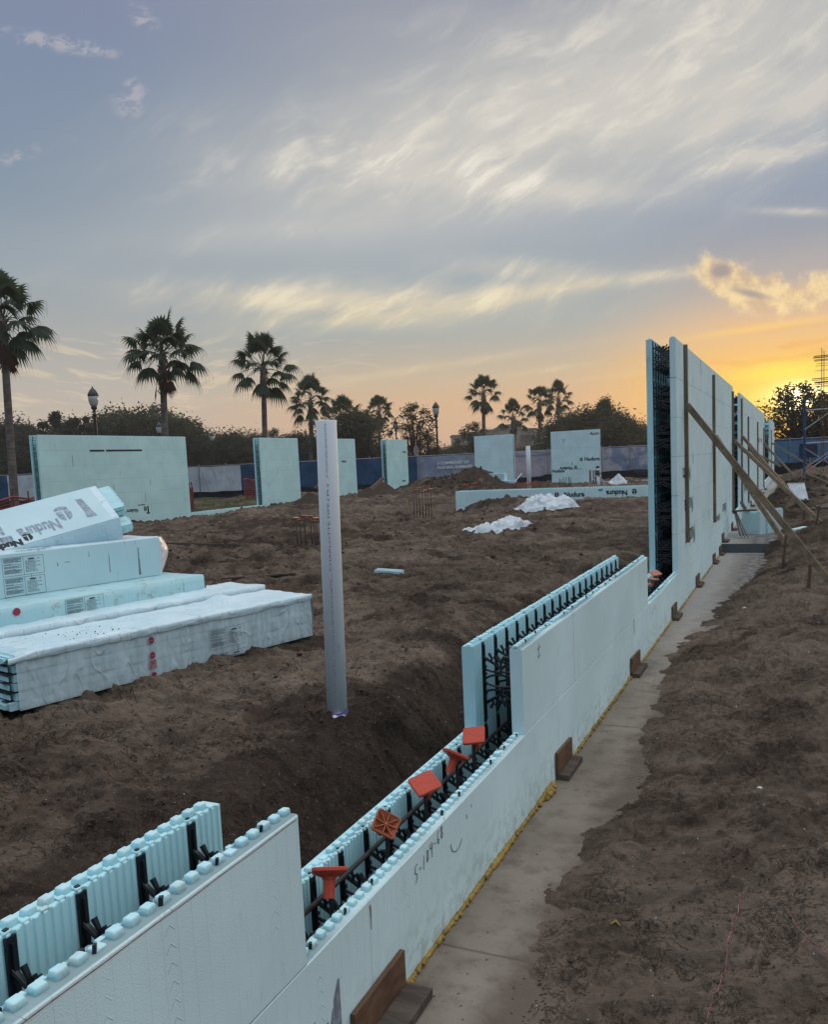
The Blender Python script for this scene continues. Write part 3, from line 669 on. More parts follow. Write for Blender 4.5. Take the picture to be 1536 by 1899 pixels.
def knobs(mb, y0, y1, z, xo, xi, small=True, rnd=random.Random(3), web=True):
    k = math.ceil((y0+.012-LAT-P2/2)/P2)
    while True:
        y = LAT+P2/2+k*P2; k += 1
        if y > y1-.010: break
        cx = xo+(xi-xo)*.55; w = rnd.random(); hs = 1+rnd.uniform(-.12, .12)
        if w < .07: hs = rnd.uniform(.3, .6)
        a = rnd.uniform(-.07, .07); ca, sa = math.cos(a), math.sin(a); sx = rnd.uniform(.93, 1.06); tl = rnd.uniform(-.06, .06)
        mb.add([(cx+(v.x*ca-v.y*sa)*sx, y+(v.x*sa+v.y*ca), z-.001+v.z*hs+v.x*tl) for v in KV], KF)
        if small and y+P2/2 < y1-.012:
            sg = 1 if xo > xi else -1
            mb.add([(xi+sg*(.0095+.003*(k % 2))+v.x, y+P2/2+v.y*rnd.uniform(.8, 1.1), z-.001+v.z*rnd.uniform(.7, 1.1)) for v in KV2], KF2)
# one web (black plastic tie), full course high, cavity centre at x=0
CAV = .201
def web_mesh():
    mb = MB(); H = .4572; w2 = CAV/2
    for sg in (-1, 1):
        mb.box((sg*w2-.004, -.014, .004), (sg*w2+.004, .014, H-.006))                      # flange on the foam face
        mb.box((sg*(w2-.006)-.006, -.004, .02), (sg*(w2-.006)+.006, .004, H-.02))
        for z in (.115, .16, .21, .27, .31, .345): mb.box((sg*(w2-.010)-.007, -.007, z), (sg*(w2-.010)+.007, .007, z+.012))
        mb.box((sg*(w2+.012)-.005, -.006, H-.03), (sg*(w2+.012)+.005, .006, H+.008))        # tip showing in the top of the panel
    def bar(pts, r=.0048):
        mb.tube([(p[0], 0, p[1]) for p in pts], r, 8, True)
    for top in (1, -1):
        T = (lambda x, z: (x, H-z)) if top > 0 else (lambda x, z: (x, z+.02))
        for sg in (-1, 1):
            f = lambda x, z: T(sg*(w2-x), z)
            bar([f(0, .085), f(.03, .105), f(.065, .125), f(w2, .150)], .0085)
            bar([f(.045, .115), f(.050, .095), f(.034, .066)], [.0075, .0065, .0085])
            bar([f(.072, .128), f(.074, .105), f(.062, .082)], [.0075, .0065, .0085])
            bar([f(0, .155), f(.05, .168), f(w2, .168)], .0062)
            bar([f(0, .215), f(.03, .196), f(.06, .188), f(w2, .185)], .0058)
        T3 = lambda a, b: (T(a, b)[0], 0, T(a, b)[1]); mb.tube([T3(0, .100), T3(0, .150), T3(0, .188)], .0065, 6)
        mb.tube([T3(-.024, .080), T3(-.012, .100), T3(0, .112), T3(.012, .100), T3(.024, .080)], [.010, .011, .012, .011, .010], 6)
        for sg in (-1, 1): mb.tube([T3(sg*.034, .148), T3(sg*.034, .188)], .004, 5)
    return mb.mesh('web')
WEB = web_mesh(); WEB.materials.append(M_PLASTIC)
def simple_webs(mb, xs, ys, zs):     # plain far-off webs merged
    for y in ys:
        for z in zs:
            for sg in (-1, 1): mb.box((xs+sg*CAV/2-.004, y-.007, z+.004), (xs+sg*CAV/2+.004, y+.007, z+.453))
            for dz in (.10, .16, .30, .36): mb.box((xs-.10, y-.006, z+dz), (xs+.10, y+.006, z+dz+.012))
            for sg in (-1, 1):
                for dz in (.06, .40): mb.box((xs+sg*.05-.008, y-.006, z+dz-.02), (xs+sg*.05+.008, y+.006, z+dz+.02))
C1, C2, C7 = .4572, .9144, 3.2004
XO, XI, YI, YO = 0.0, -.067, -.268, -.335
XC = (XI+YI)/2
wall = thing('foam_form_wall', 'long stepped pale blue foam form wall running off to the right along the concrete footing', 'foam wall')
def build_main():
    segs2 = [(-.6, 1.95), (4.10, 8.066)]
    inner2 = [(-.6, 1.94), (4.10, 8.06)]
    tall = [(10.276, 19.40, True), (21.97, 37.35, False), (44.2, 51.5, False)]
    outer, inner = MB(), MB()
    leaf(outer, -.6, 19.40, 0, C1, XO, XI); leaf(outer, 19.402, 51.5, 0, C1, XO, XI, False)
    leaf(inner, -.6, 19.40, 0, C1, YO, YI); leaf(inner, 19.402, 51.5, 0, C1, YO, YI, False)
    for a, b in segs2: leaf(outer, a, b, C1+.001, C2, XO, XI)
    for a, b in inner2: leaf(inner, a, b, C1+.001, C2, YO, YI)
    for a, b, c in tall:
        for k in range(1, 7):
            j = .0015*((k*7) % 3-1)
            leaf(outer, a+j, b-j, k*C1+.001, (k+1)*C1, XO-(.0008 if k % 2 else 0), XI, c, ch=.002 if k < 6 else .008)
            leaf(inner, a-j, b+j, k*C1+.001, (k+1)*C1, YO+(.0008 if k % 2 else 0), YI, c, ch=.002 if k < 6 else .008)
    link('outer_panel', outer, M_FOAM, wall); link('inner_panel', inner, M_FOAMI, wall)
    kb = MB(); rnd = random.Random(11)
    for a, b in segs2: knobs(kb, a, b, C2, XO, XI, rnd=rnd)
    for a, b in ((1.955, 4.095), (8.07, 10.27), (19.41, 21.96)): knobs(kb, a, b, C1, XO, XI, rnd=rnd)
    for a, b in inner2: knobs(kb, a, b, C2, YO, YI, rnd=rnd)
    for a, b in ((1.95, 4.095), (8.07, 10.27), (19.41, 21.96)): knobs(kb, a, b, C1, YO, YI, rnd=rnd)
    for a, b, c in tall:
        knobs(kb, a, b, C7, XO, XI, small=False, rnd=rnd); knobs(kb, a, b, C7, YO, YI, small=False, rnd=rnd)
    link('interlocking_knobs', kb, M_KNOB, wall, True)
    # webs: those that can be seen get an object each
    n = 0; k = 0; rest = MB(); own = []
    while True:
        y = LAT+k*.2032; k += 1
        if y > 19.3: break
        rows = [0]
        if y < 1.93 or 4.12 < y < 8.05: rows.append(1)
        if y > 10.3: rows += [1, 2, 3, 4, 5, 6]
        for r_ in rows:
            seen = (r_ == 1 and y < 8.1) or (r_ == 0 and (1.9 < y < 5.2 or 8.0 < y < 11)) or (y < 12.2 and r_ > 0) or (r_ == 6 and y < 14.4)
            own.append((seen, y, r_*C1))
    shown = [q for q in own if q[0]][:98]
    for s_, y, z in shown:
        o = bpy.data.objects.new('web', WEB); COL.objects.link(o); o.parent = wall; o.location = (XC, y, z)
    rem = [q for q in own if q not in shown and q[1] > 1.0]
    for s_, y, z in rem: simple_webs(rest, XC, [y], [z])
    for a, b in ((22.1, 24), (44.3, 45.5)):
        y = a
        while y < b: simple_webs(rest, XC, [y], [kk*C1 for kk in range(1, 7)]); y += .2032
    o = link('far_webs', rest, M_PLASTIC, wall); o['kind'] = 'stuff'
    # black ends of the webs showing in the worn knobs
    fl = MB(); k = 0
    while True:
        y = LAT+k*.2032; k += 1
        if y > 10.2: break
        z = C2 if (y < 1.93 or 4.1 < y < 8.05) else C1
        rr = rnd.random()
        if rr < .75:
            w = rnd.uniform(.004, .009); fl.obox((XI+.036+rnd.uniform(-.004, .006), y+rnd.uniform(.008, .014), z+.010), (w*.5, .003, 0), (-.003, w*.6, 0), (.001, 0, .008+.004*rnd.random()))
    link('web_tip', fl, M_PLASTIC, wall)
    # printing and pencil on the outer face
    X = XO+.0012
    ink = MB()
    for (y0, y1, z0, z1) in ((2.00, 2.045, .0, .215), (2.05, 2.075, .0, .24), (2.078, 2.122, .0, .312)):
        ink.add([(X, y0, z0), (X, y1, z0), (X, y1, z1-.0), (X, (y0+y1)/2+.01, z1), (X, y0+.004, z1-.05), (X, y0, z1-.10)], [(0, 1, 2, 3, 4, 5)])
    ink.add([(X, 1.90, .10), (X, 1.975, .10), (X, 1.972, .262), (X, 1.925, .255), (X, 1.905, .22)], [(0, 1, 2, 3, 4)])
    link('printed_mark', ink, M_INKG, wall)
    red = MB()
    for i in range(24):
        y0 = .2+i*.0725; y1 = y0+.0725; z0 = .9025+.0008*math.sin(i*1.7); z1 = .9025+.0008*math.sin((i+1)*1.7)
        red.add([(X, y0, z0-.0014), (X, y1, z1-.0014), (X, y1, z1+.0014), (X, y0, z0+.0014)], [(0, 1, 2, 3)])
    red.add([(X, 2.338, .432), (X, 2.348, .436), (X, 2.352, .415), (X, 2.346, .348), (X, 2.343, .346), (X, 2.342, .41)], [(0, 1, 2, 3, 4, 5)])
    link('red_chalk_line', red, M_INKR, wall)
    # handwriting S-104-6 8"
    def stroke(mb, pts, y, z, s, r=.0011):
        q = [(X+.0004, y+a*s, z+b*s) for a, b in pts]
        for a, b in zip(q[:-1], q[1:]): mb.beam(a, b, .0030, .0008, up=(1, 0, 0))
    hw = MB(); z0 = .352; y0 = 2.70
    G = {'5': [(.5, 1.5), (.1, 1.3), (.05, .8), (.35, .75), (.45, .35), (.1, 0)], '-': [(.1, .6), (.5, .62)], '1': [(.2, 0), (.3, 1.2)],
         '0': [(.2, .1), (.1, .6), (.25, 1.1), (.45, 1.0), (.42, .3), (.2, .1)], '4': [(.1, 1.2), (.1, .7), (.5, .75), (.5, 1.2), (.4, -.1)],
         '6': [(.45, 1.2), (.15, .8), (.1, .2), (.35, .05), (.45, .4), (.15, .5)], '8': [(.3, .6), (.1, .3), (.3, 0), (.5, .3), (.3, .6), (.15, .9), (.3, 1.15), (.45, .9), (.3, .6)], '"': [(.1, 1.5), (.1, 1.25)], "'": [(.3, 1.5), (.3, 1.25)]}
    for i, ch in enumerate(['5', '-', '1', '0', '4', '-', '6', '8', '"']):
        stroke(hw, G[ch], y0+i*.036, z0+i*.0088-.02, .046)
    stroke(hw, [(0, 0), (.0, .5), (.1, .6)], 3.30, .39, .02); stroke(hw, [(0, 1), (.15, 0), (.3, .3)], 3.24, .36, .02)
    for (yy, zz) in ((8.30, .36), (8.40, .38), (8.48, .37)): stroke(hw, G['6' if yy < 8.35 else '1'], yy, zz-.04, .05)
    stroke(hw, [(.0, 0), (.1, 1.6)], 4.40, .80, .05); stroke(hw, [(-.5, 1), (.9, 1.1)], 4.40, .80, .05); stroke(hw, [(-.4, .1), (.6, .2)], 4.40, .80, .05)
    arc = [(math.cos(a)*.95, math.sin(a)*.8) for a in [math.pi+.2*i for i in range(14)]]
    stroke(hw, arc, 3.12, .33, .07)
    link('pencil_note', hw, M_PEN, wall)
    # black and grey printing on the tall panels (sideways lettering seen at a sharp angle)
    M2 = lambda y, z, up=False: frame((X, y, z), (0, -1, 0) if up else (0, 1, 0), (0, 0, -1) if up else (0, 0, 1))
    for (y, z, b, sz) in ((12.05, .88, 'Nudura', .34), (11.85, 1.28, 'Nudura', .30), (11.60, 1.68, 'Nudura', .26), (17.5, .86, 'Nudura', .30), (16.0, .74, 'Integrated', .2), (32.5, 2.2, 'Nudura', .30), (34.5, 2.2, 'Nudura', .30), (24.4, .95, 'Nudura', .40)):
        text(b, sz, M_INKG if z < 2 and y > 13 else M_INKB, wall, M2(y, z, True), 'printed_lettering', .004)
    mk = MB()
    for (y, z0_, z1_) in ((13.0, 2.96, 3.18), (11.9, 1.72, 1.86), (14.0, .80, .95), (15.0, .98, 1.1)):
        mk.add([(X, y, z0_), (X, y+.05, z0_), (X, y+.05, z1_), (X, y, z1_)], [(0, 1, 2, 3)])
    mk.add([(X, 7.30, .33), (X, 7.325, .33), (X, 7.325, .46), (X, 7.30, .46)], [(0, 1, 2, 3)])
    link('tie_mark', mk, M_INKP, wall)
build_main()

def panel_wall(name, label, group, mats, X0, X1, pieces, axis, knob_runs, base=0.0):
    """wall with faces at X0 (seen) and X1; pieces = (a, b, courses from 1); axis 'y' runs along y, 'x' along x"""
    t = thing(name, label, 'foam wall', group)
    sg = 1 if X0 > X1 else -1; a_in, b_in = X0-sg*.067, X1+sg*.067
    fr, bk, kb, wb = MB(), MB(), MB(), MB(); rnd = random.Random(5)
    for (a, b, z0, z1) in pieces:
        leaf(fr, a, b, z0, z1, X0, a_in, False); leaf(bk, a, b, z0, z1, X1, b_in, False)
        if z1 > 1:
            for e, d in ((a, 1), (b, -1)):
                for k in range(3): 
                    for z in np.arange(z0, z1-.1, C1): simple_webs(wb, (a_in+b_in)/2, [e+d*(.06+.2032*k)], [z])
    for (a, b, z) in knob_runs:
        for m_, u_, w_ in ((kb, X0, a_in), (kb, X1, b_in)): knobs(m_, a, b, z, u_, w_, small=False, rnd=rnd)
    if axis == 'x':
        for m_ in (fr, bk, kb, wb): m_.v = [(q[1], q[0], q[2]) for q in m_.v]; m_.f = [f[::-1] for f in m_.f]
    link('front_panel', fr, mats[0], t); link('rear_panel', bk, mats[1], t)
    if kb.v: link('interlocking_knobs', kb, M_KNOB, t, True)
    if wb.v: o = link('webs', wb, M_PLASTIC, t)
    return t
XL = -18.75
M_FOAMB = mat('foam_greenish', foam_fn(True, (.60, .86, .85)), .75, .25)
lw = panel_wall('foam_form_wall', 'distant pale foam wall on the left, four upright panels joined by a low strip', None, (M_FOAMB, M_FOAMI), XL, XL-.335,
                [(12, 47, 0, C1)]+[(a, b, C1+.002, C7) for a, b in ((17.78, 24.27), (28.85, 31.73), (34.2, 36.98), (40.5, 43.1))], 'y', [])
sl_ = MB(); sl_.box((XL+.0005, 19.72, 2.70), (XL+.003, 20.33, 2.76)); sl_.box((XL+.0005, 20.40, 2.70), (XL+.003, 22.02, 2.76)); link('black_slot', sl_, M_DMET, lw)
def logo(M, s, m, parent):
    mb = MB()
    def arc(cx, cy, rx, ry, a0, a1, n=14): return [(cx+rx*math.cos(a0+(a1-a0)*i/n), cy+ry*math.sin(a0+(a1-a0)*i/n), 0) for i in range(n+1)]
    p = arc(-.08, .30, .42, .50, math.pi/2, math.pi*1.35)+[(-.08, -.02, 0)]; mb.add(p, [tuple(range(len(p)))])
    p = [(.06, .80, 0), (.20, .80, 0), (.42, .60, 0), (.50, .25, 0), (.50, -.0, 0), (.06, -.0, 0)]; mb.add(p, [tuple(range(len(p)-1, -1, -1))])
    p = arc(.05, -.12, .5, .30, math.pi, 2*math.pi); mb.add(p, [tuple(range(len(p)))])
    me = mb.mesh('logo'); me.transform(M @ Matrix.Scale(s, 4)); return link('printed_emblem', me, m, parent)
def lf(y, z, flip=True):
    return frame((XL+.003, y, z), (0, -1, 0) if flip else (0, 1, 0), (0, 0, -1) if flip else (0, 0, 1))
text('Nudura', .17, M_INKB, lw, lf(21.62, .80), bold=.006); logo(lf(21.95, .80), .13, M_INKB, lw)
bl = MB(); bl.box((XL+.001, 22.05, .62), (XL+.003, 22.12, .86)); bl.box((XL+.001, 22.0, .60), (XL+.003, 22.17, .64)); bl.box((XL+.001, 21.62, .90), (XL+.003, 21.95, .93)); link('printed_mark', bl, M_INKB, lw)
text('Nudura', .15, M_INKB, lw, lf(36.0, 2.15), bold=.006); text('Nudura', .15, M_INKB, lw, lf(42.9, 2.55), bold=.006); text('Nudura', .15, M_INKB, lw, lf(42.7, .95), bold=.006)
sm = MB(); 
for (y, z, l) in ((19.0, 2.25, .35), (20.6, 1.45, .18), (22.3, 1.55, .2), (30.0, 1.7, .2), (22.0, 1.0, .3), (29.3, 1.2, .12)): sm.box((XL+.0006, y, z), (XL+.0016, y+.02, z+l))
link('rubbed_mark', sm, M_INKG, lw)
YC = 25.1
cw = panel_wall('foam_form_wall', 'low one-panel pale blue foam wall crossing the dirt behind the two white plastic sheets', None, (M_FOAMX, M_FOAMX), YC, YC+.335,
                [(-8.74, -.337, 0, C1), (-8.74, -.337, C1+.001, C2)], 'x', [(-8.74, -.35, C2)])
def cf(x, z, y=YC, flip=True):
    return frame((x, y-.003, z), (-1, 0, 0) if flip else (1, 0, 0), (0, 0, -1) if flip else (0, 0, 1))
def NF(x, z, k, flip): return cf(x, z, flip=flip) @ Matrix.Diagonal((k, 1, 1, 1))
text('Nudura', .20, M_INKB, cw, NF(-3.30, .80, 1.0, True), bold=.008); logo(NF(-3.10, .79, 1.0, True), .13, M_INKB, cw)
text('Nudura', .20, M_INKB, cw, NF(-5.20, .66, 1.0, False), bold=.008); logo(NF(-5.42, .70, 1.0, False), .13, M_INKB, cw)
text('ICF', .09, M_INKB, cw, NF(-4.15, .80, 1.0, False), bold=.004)
YF = 44.6
fa = panel_wall('foam_form_wall', 'narrow far pale blue foam panel behind the dark dirt heap', None, (M_FOAMX, M_FOAMX), YF, YF+.335, [(-15.30, -13.06, 0, C1), (-15.30, -13.06, C1+.002, C7)], 'x', [])
fb = panel_wall('foam_form_wall', 'far pale blue foam panel with black lettering, behind the survey tripod', None, (M_FOAMX, M_FOAMX), YF, YF+.335, [(-10.90, -2.0, 0, C1), (-10.90, -8.30, C1+.002, C7)], 'x', [])
text('Nudura', .26, M_INKB, fb, cf(-9.10, 1.58, YF, False), bold=.01); logo(cf(-9.27, 1.63, YF, False), .16, M_INKB, fb)
text('Nudura', .22, M_INKB, fb, cf(-9.75, 1.28, YF, True), bold=.01); logo(cf(-9.58, 1.28, YF, True), .15, M_INKB, fb)
text('Nudura', .22, M_INKB, fb, cf(-10.88, 1.02, YF, False), bold=.01)
text('Auon', .22, M_INKB, fb, cf(-8.80, 2.92, YF, False), bold=.006, shear=.3)
mk = MB(); 
for x, z, w, h in ((-10.2, 2.55, .02, .22), (-10.25, 2.72, .1, .02), (-9.75, 1.15, .5, .02), (-9.78, 1.38, .03, .16)): mk.box((x, YF-.003, z), (x+w, YF-.001, z+h))
link('printed_mark', mk, M_INKB, fb)
# ------------------------------------------------------------------ yellow sealant bead
def seal():
    mb = MB(); rnd = random.Random(4)
    runs = [(2.57, 4.62), (5.03, 7.05), (7.52, 9.60), (10.02, 12.0), (12.45, 14.5), (14.95, 16.1)]
    for a, b in runs:
        y = a; pts = []; rs = []
        while y < b:
            big = math.exp(-((y-4.45)/.16)**2)+.5*math.exp(-((y-3.6)/.25)**2)+.6*math.exp(-((y-7.0)/.08)**2)
            base = (.010+.004*vn(y*5, 3.3, 5)+.010*big)*(1+.25*math.sin(y*90+2*math.sin(y*23)))
            pts.append((XO+.006+.004*float(vn(y*9, 1, 6))+.006*big, y, .007+.003*float(vn(y*11, 5, 7))+.006*big)); rs.append(max(.006, float(base))); y += .012 if y < 6 else .03
        mb.tube(pts, rs, 8)
        for _ in range(int((b-a)*(26 if a < 6 else 9))):
            yy = rnd.uniform(a, b); big = math.exp(-((yy-4.45)/.16)**2); r = rnd.uniform(.007, .013)*(1+.9*big)
            mb.lathe([(r*.4, -r*.7), (r*.9, -r*.2), (r, .2*r), (r*.6, r*.8)], 7, (XO+.010+rnd.uniform(0, .010)*(1+2*big), yy, .008+rnd.uniform(0, .008)))
    return tag(link('foam_sealant_bead', mb, M_SEAL, None, True), 'lumpy yellow foam sealant bead along the foot of the long foam wall', 'sealant')
seal()
# ------------------------------------------------------------------ L-shaped timber kickers holding the wall foot
def kicker(y0, y1, label, w=.115, h=.16, base=0.0, tilt=0.0, mu=None):
    t = thing('kicker_bracket', label, 'timber bracket', 'timber kickers holding the foot of the foam wall', loc=(0, (y0+y1)/2, base)); L = (y1-y0)/2; rnd = random.Random(int(y0*10))
    u = MB(); j = rnd.uniform(-.006, .006)
    u.add([(.003, -L, .0385), (.021, -L, .0385), (.021, L, .0385), (.003, L, .0385), (.003, -L+.003, h+j), (.021, -L+.003, h+j), (.021, L, h-j), (.003, L, h-j)],
          [(0, 3, 2, 1), (4, 5, 6, 7), (0, 1, 5, 4), (1, 2, 6, 5), (2, 3, 7, 6), (3, 0, 4, 7)])
    link('upright_board', u, mu or M_PLY, t)
    b = MB(); b.box((.003, -L+.01, .0), (w, L+.01, .034)); link('base_board', b, M_BOARD, t)
    return t
KS = [(2.17, 2.545, 'large brown plywood kicker bracket nearest the camera at the wall foot'), (4.665, 5.005, 'reddish plywood kicker bracket on a grey base board beside the thick yellow foam'),
      (7.08, 7.49, 'pale worn plywood kicker bracket, third along the wall foot'), (9.63, 9.98, 'kicker bracket below the low gap before the tall wall panel, fourth along'),
      (12.05, 12.42, 'narrow kicker bracket at the foot of the first tall panel, fifth along'), (14.55, 14.92, 'kicker bracket midway along the foot of the first tall panel, sixth along'),
      (15.75, 16.05, 'kicker bracket just in front of the step in the footing')]
for a, b, l in KS: kicker(a, b, l, w=.080 if a > 3 else .12)
for a, b, l in ((16.35, 16.75, 'kicker bracket standing on the raised footing at the step'), (18.7, 19.1, 'kicker bracket behind the bundle of thin black rods'), (23.6, 24.0, 'kicker bracket in front of the second tall panel'),
                (26.3, 26.7, 'kicker bracket on the footing under the second tall panel, farther one'), (29.5, 29.9, 'kicker bracket behind the small dirt heap'), (33.5, 33.9, 'far kicker bracket near the end of the second tall panel'), (36.5, 36.9, 'farthest kicker bracket along the wall foot')):
    kicker(a, b, l, base=.171)
# ------------------------------------------------------------------ rebar with orange caps
def rib_bar(mb, a, b, r, n=8, ribs=True, pitch=.012):
    a, b = Vector(a), Vector(b); L = (b-a).length; k = max(2, int(L/(pitch/2)))
    if not ribs: mb.tube([a, b], r, n); return
    mb.tube([a.lerp(b, i/k) for i in range(k+1)], [r*(1.14 if i % 2 else 1) for i in range(k+1)], n)
def cap_mesh(mb, s=.052, h=.075, under=False, mi=0):
    """square-topped safety cap: thin plate with lip, flared neck, round sleeve"""
    def sq(w, z, r=.2):
        out = []
        for cx, cy, a0 in ((1, 1, 0), (-1, 1, 90), (-1, -1, 180), (1, -1, 270)):
            for q in (0, 45, 90):
                a = math.radians(a0+q); out.append(((cx*(1-r)+r*math.cos(a))*w, (cy*(1-r)+r*math.sin(a))*w, z))
        return out
    rings = [sq(s*.93, 0), sq(s, -.003), sq(s, -.012), sq(s*.9, -.016), sq(s*.42, -.030, .6), sq(s*.34, -.040, 1), sq(s*.30, -h, 1), sq(s*.22, -h, 1)]
    if under:      # open, ribbed top
        rings = [sq(s*.86, -.006), sq(s*.9, 0)]+rings[1:]
        rings = [sq(s*.34, -.030, .8)]+rings
    n = 12; vs = [p for r in rings for p in r]; fs = []
    for i in range(len(rings)-1):
        for k in range(n): fs.append((i*n+k, (i+1)*n+k, (i+1)*n+(k+1) % n, i*n+(k+1) % n))
    fs.append(tuple(range(n))); fs.append(tuple(len(vs)-1-k for k in range(n)))
    mb.add(vs, fs, mi)
    if under:
        for k in range(8):
            a = k*math.pi/4; l = s*.88*(1.0 if k % 2 == 0 else 1.22)
            d = Vector((math.cos(a), math.sin(a), 0)); mb.beam(d*.004+Vector((0, 0, -.012)), d*l+Vector((0, 0, -.005)), .0035, .012)
        mb.lathe([(.006, -.03), (.006, -.003)], 8)
def dowel(name, label, x, y, zb, zt, tilt, yaw, m=M_ORANGE, s=.052, under=False, group='orange capped rebar standing in the wall cavity', r=.008, ribs=True, hh=.085):
    t = thing(name, label, 'rebar', group, (x, y, 0))
    b = MB(); tx, ty = tilt; top = Vector((0, 0, zt-.03)); rib_bar(b, (0, 0, zb), top, r, 6, ribs); link('bar', b, M_REBAR, t, True)
    c = MB(); cap_mesh(c, s, hh*s/.052, under); o = link('safety_cap', c, m, t); 
    aw = Vector((x-CAM.x, y-CAM.y, 0)).normalized(); rt = Vector((aw.y, -aw.x, 0)); L = aw*tx+rt*ty
    if L.length > 1e-4: Q = Matrix.Rotation(L.length, 4, Vector((0, 0, 1)).cross(L.normalized())) @ Matrix.Rotation(yaw, 4, 'Z')
    else: Q = Matrix.Rotation(yaw, 4, 'Z')
    o.matrix_local = Matrix.Translation((0, 0, zt)) @ Q; return t
R = math.radians
G1 = [(-.160, 2.36, .530, (R(31), R(4)), R(34), M_ORANGE, False, .060, 'orange square rebar cap nearest the camera, seen edge on above the low gap'),
      (-.160, 2.80, .505, (R(-38), R(22)), R(12), M_ORANGE2, True, .050, 'brownish orange rebar cap lying open side up with eight ribs showing'),
      (-.165, 3.185, .525, (R(-24), R(-4)), R(50), M_ORANGE, False, .058, 'clean orange rebar cap tipped so its flat square top shows, third in the gap'),
      (-.170, 3.57, .525, (R(22), R(24)), R(30), M_ORANGE, False, .060, 'orange rebar cap tilted down to the right, fourth in the low gap'),
      (-.175, 3.815, .535, (R(-26), R(-10)), R(16), M_ORANGE, False, .056, 'orange rebar cap with flat top showing, below the cut end of the raised form')]
for x, y, z, tl, yw, m, un, s, l in G1: dowel('capped_rebar', l, x, y, .05, z, tl, yw, m, s, un)
for x, y, z, tl, yw, l in ((-.185, 9.75, .53, (R(-20), R(6)), R(45), 'faded orange rebar cap tipped forward at the foot of the tall cavity'), (-.20, 9.15, .49, (R(3), R(-4)), R(20), 'faded rebar cap half hidden by the end of the raised form'), (-.18, 9.50, .50, (R(3), R(6)), R(60), 'faded rebar cap sitting under the tipped one')):
    dowel('capped_rebar', l, x, y, .05, z, tl, yw, M_ORANGE3, .056)
for i, (x, y) in enumerate(((-.19, 4.42), (-.13, 4.50))):
    b = MB(); rib_bar(b, (x, y, .04), (x+.003, y, .735), .0135, 8); tag(link('rebar_dowel', b, M_REBAR, None, True), ('left' if i == 0 else 'right')+' thick black dowel standing inside the cut end of the raised form', 'rebar')
for (x, z, y0, y1, l) in ((-.215, .40, .2, 6.8, 'long ribbed rebar lying along the cavity on the left under the orange caps'), (-.100, .31, .2, 6.8, 'long ribbed rebar lying lower along the cavity on the right side')):
    b = MB(); rib_bar(b, (x, y0, z), (x, y1, z), .0085, 8); tag(link('rebar', b, M_REBAR, None, True), l, 'rebar')
w_ = MB(); w_.tube([(-.25, 1.9, .44), (-.262, 2.2, .425), (-.255, 2.32, .44)], .0012, 5); tag(link('tie_wire', w_, M_METAL), 'thin grey tie wire in the cavity beside the nearest orange cap', 'wire')
# rebar clusters out in the field
def cluster(nm, u, v, Z, us, h, zt_j, m, where, ribs=False, s=.060, capped=True):
    p = at(u, v, Z); g = 'rebar cluster '+where
    rnd = random.Random(int(u))
    for i, du in enumerate(us):
        q = at(u+du, v, Z+rnd.uniform(-.35, .35)); zb = gz(q.x, q.y, False)-.1
        zt = p.z+h+zt_j[i % len(zt_j)]
        l = f'{ORD[i]} thin rebar dowel from the left {where}'
        if capped: dowel('capped_rebar', l.replace('thin rebar', 'orange capped'), q.x, q.y, zb, zt, (rnd.uniform(-.1, .1), rnd.uniform(-.1, .1)), rnd.random()*2, m, s, group=g, r=.012, ribs=False)
        else:
            b = MB(); rib_bar(b, (q.x, q.y, zb), (q.x, q.y, zt), .014, 6, False); tag(link('rebar_dowel', b, M_REBAR), l, 'rebar', g)
cluster('a', 552, 1005, 15.0, (0, 7, 15, 27, 33, 37), .46, (0, -.06, .01, 0, -.10, -.05), M_ORANGE3, 'left of the white pipe', s=.052)
cluster('b', 769, 958, 22.0, (0, 5, 10, 16, 22, 27, 32), .70, (-.02, .02, .06, -.04, -.02, .10, 0), M_ORANGE3, 'in the pit left of the cross wall', s=.056)
cluster('c', 862, 911, 36.0, (0, 6, 18, 22, 29), .30, (0, -.04, .03, .03, .01), M_ORANGE, 'behind the left end of the cross wall', s=.075)
cluster('e', 1039, 905, 36.0, (0, 3, 7, 12, 17, 20), .42, (-.02, -.06, .02, .03, .04, .02), M_ORANGE, 'before the far lettered panel', capped=False)
for i, (u, zt) in enumerate(((1096, 872), (1102, 872.5), (1106, 871))):
    q = at(u, 905, 37); t_ = at(u-1.0, zt, 37); b = MB(); b.tube([(q.x, q.y, gz(q.x, q.y, False)-.1), (t_.x, t_.y, t_.z)], .045 if i == 0 else .028, 8)
    tag(link('steel_post', b, M_RUST if i else M_WOOD), ['thick', 'thin middle', 'thin right'][i]+' upright stake beside the survey tripod', 'stake', 'upright stakes by the tripod')
# ------------------------------------------------------------------ white pipes
def pipe(name, label, x, y, zt, zb, r, lean=(0, 0)):
    t = thing(name, label, 'pipe', None, (x, y, 0)); mb = MB()
    n = 40; prof = [(r*.9, zt-.3), (r*.9, zt-.001), (r*.97, zt), (r, zt-.003), (r, zb)]
    mb.lathe(prof, n); me = mb.mesh('tube'); o = link('tube', me, M_PVC, t, True)
    t.rotation_euler = (lean[0], lean[1], 0); return t
PB = onz(625.5, 1320, .50); PT = at(606.5, 782, (PB-CAM).dot(_F)*.992)
PX, PY = PB.x, PB.y
PX -= .008; PY -= .004
pl_ = pipe('white_pipe', 'tall white plastic pipe standing upright in the dirt near the camera', PX, PY, PT.z, .485, .0575, (-.0076, .0165))
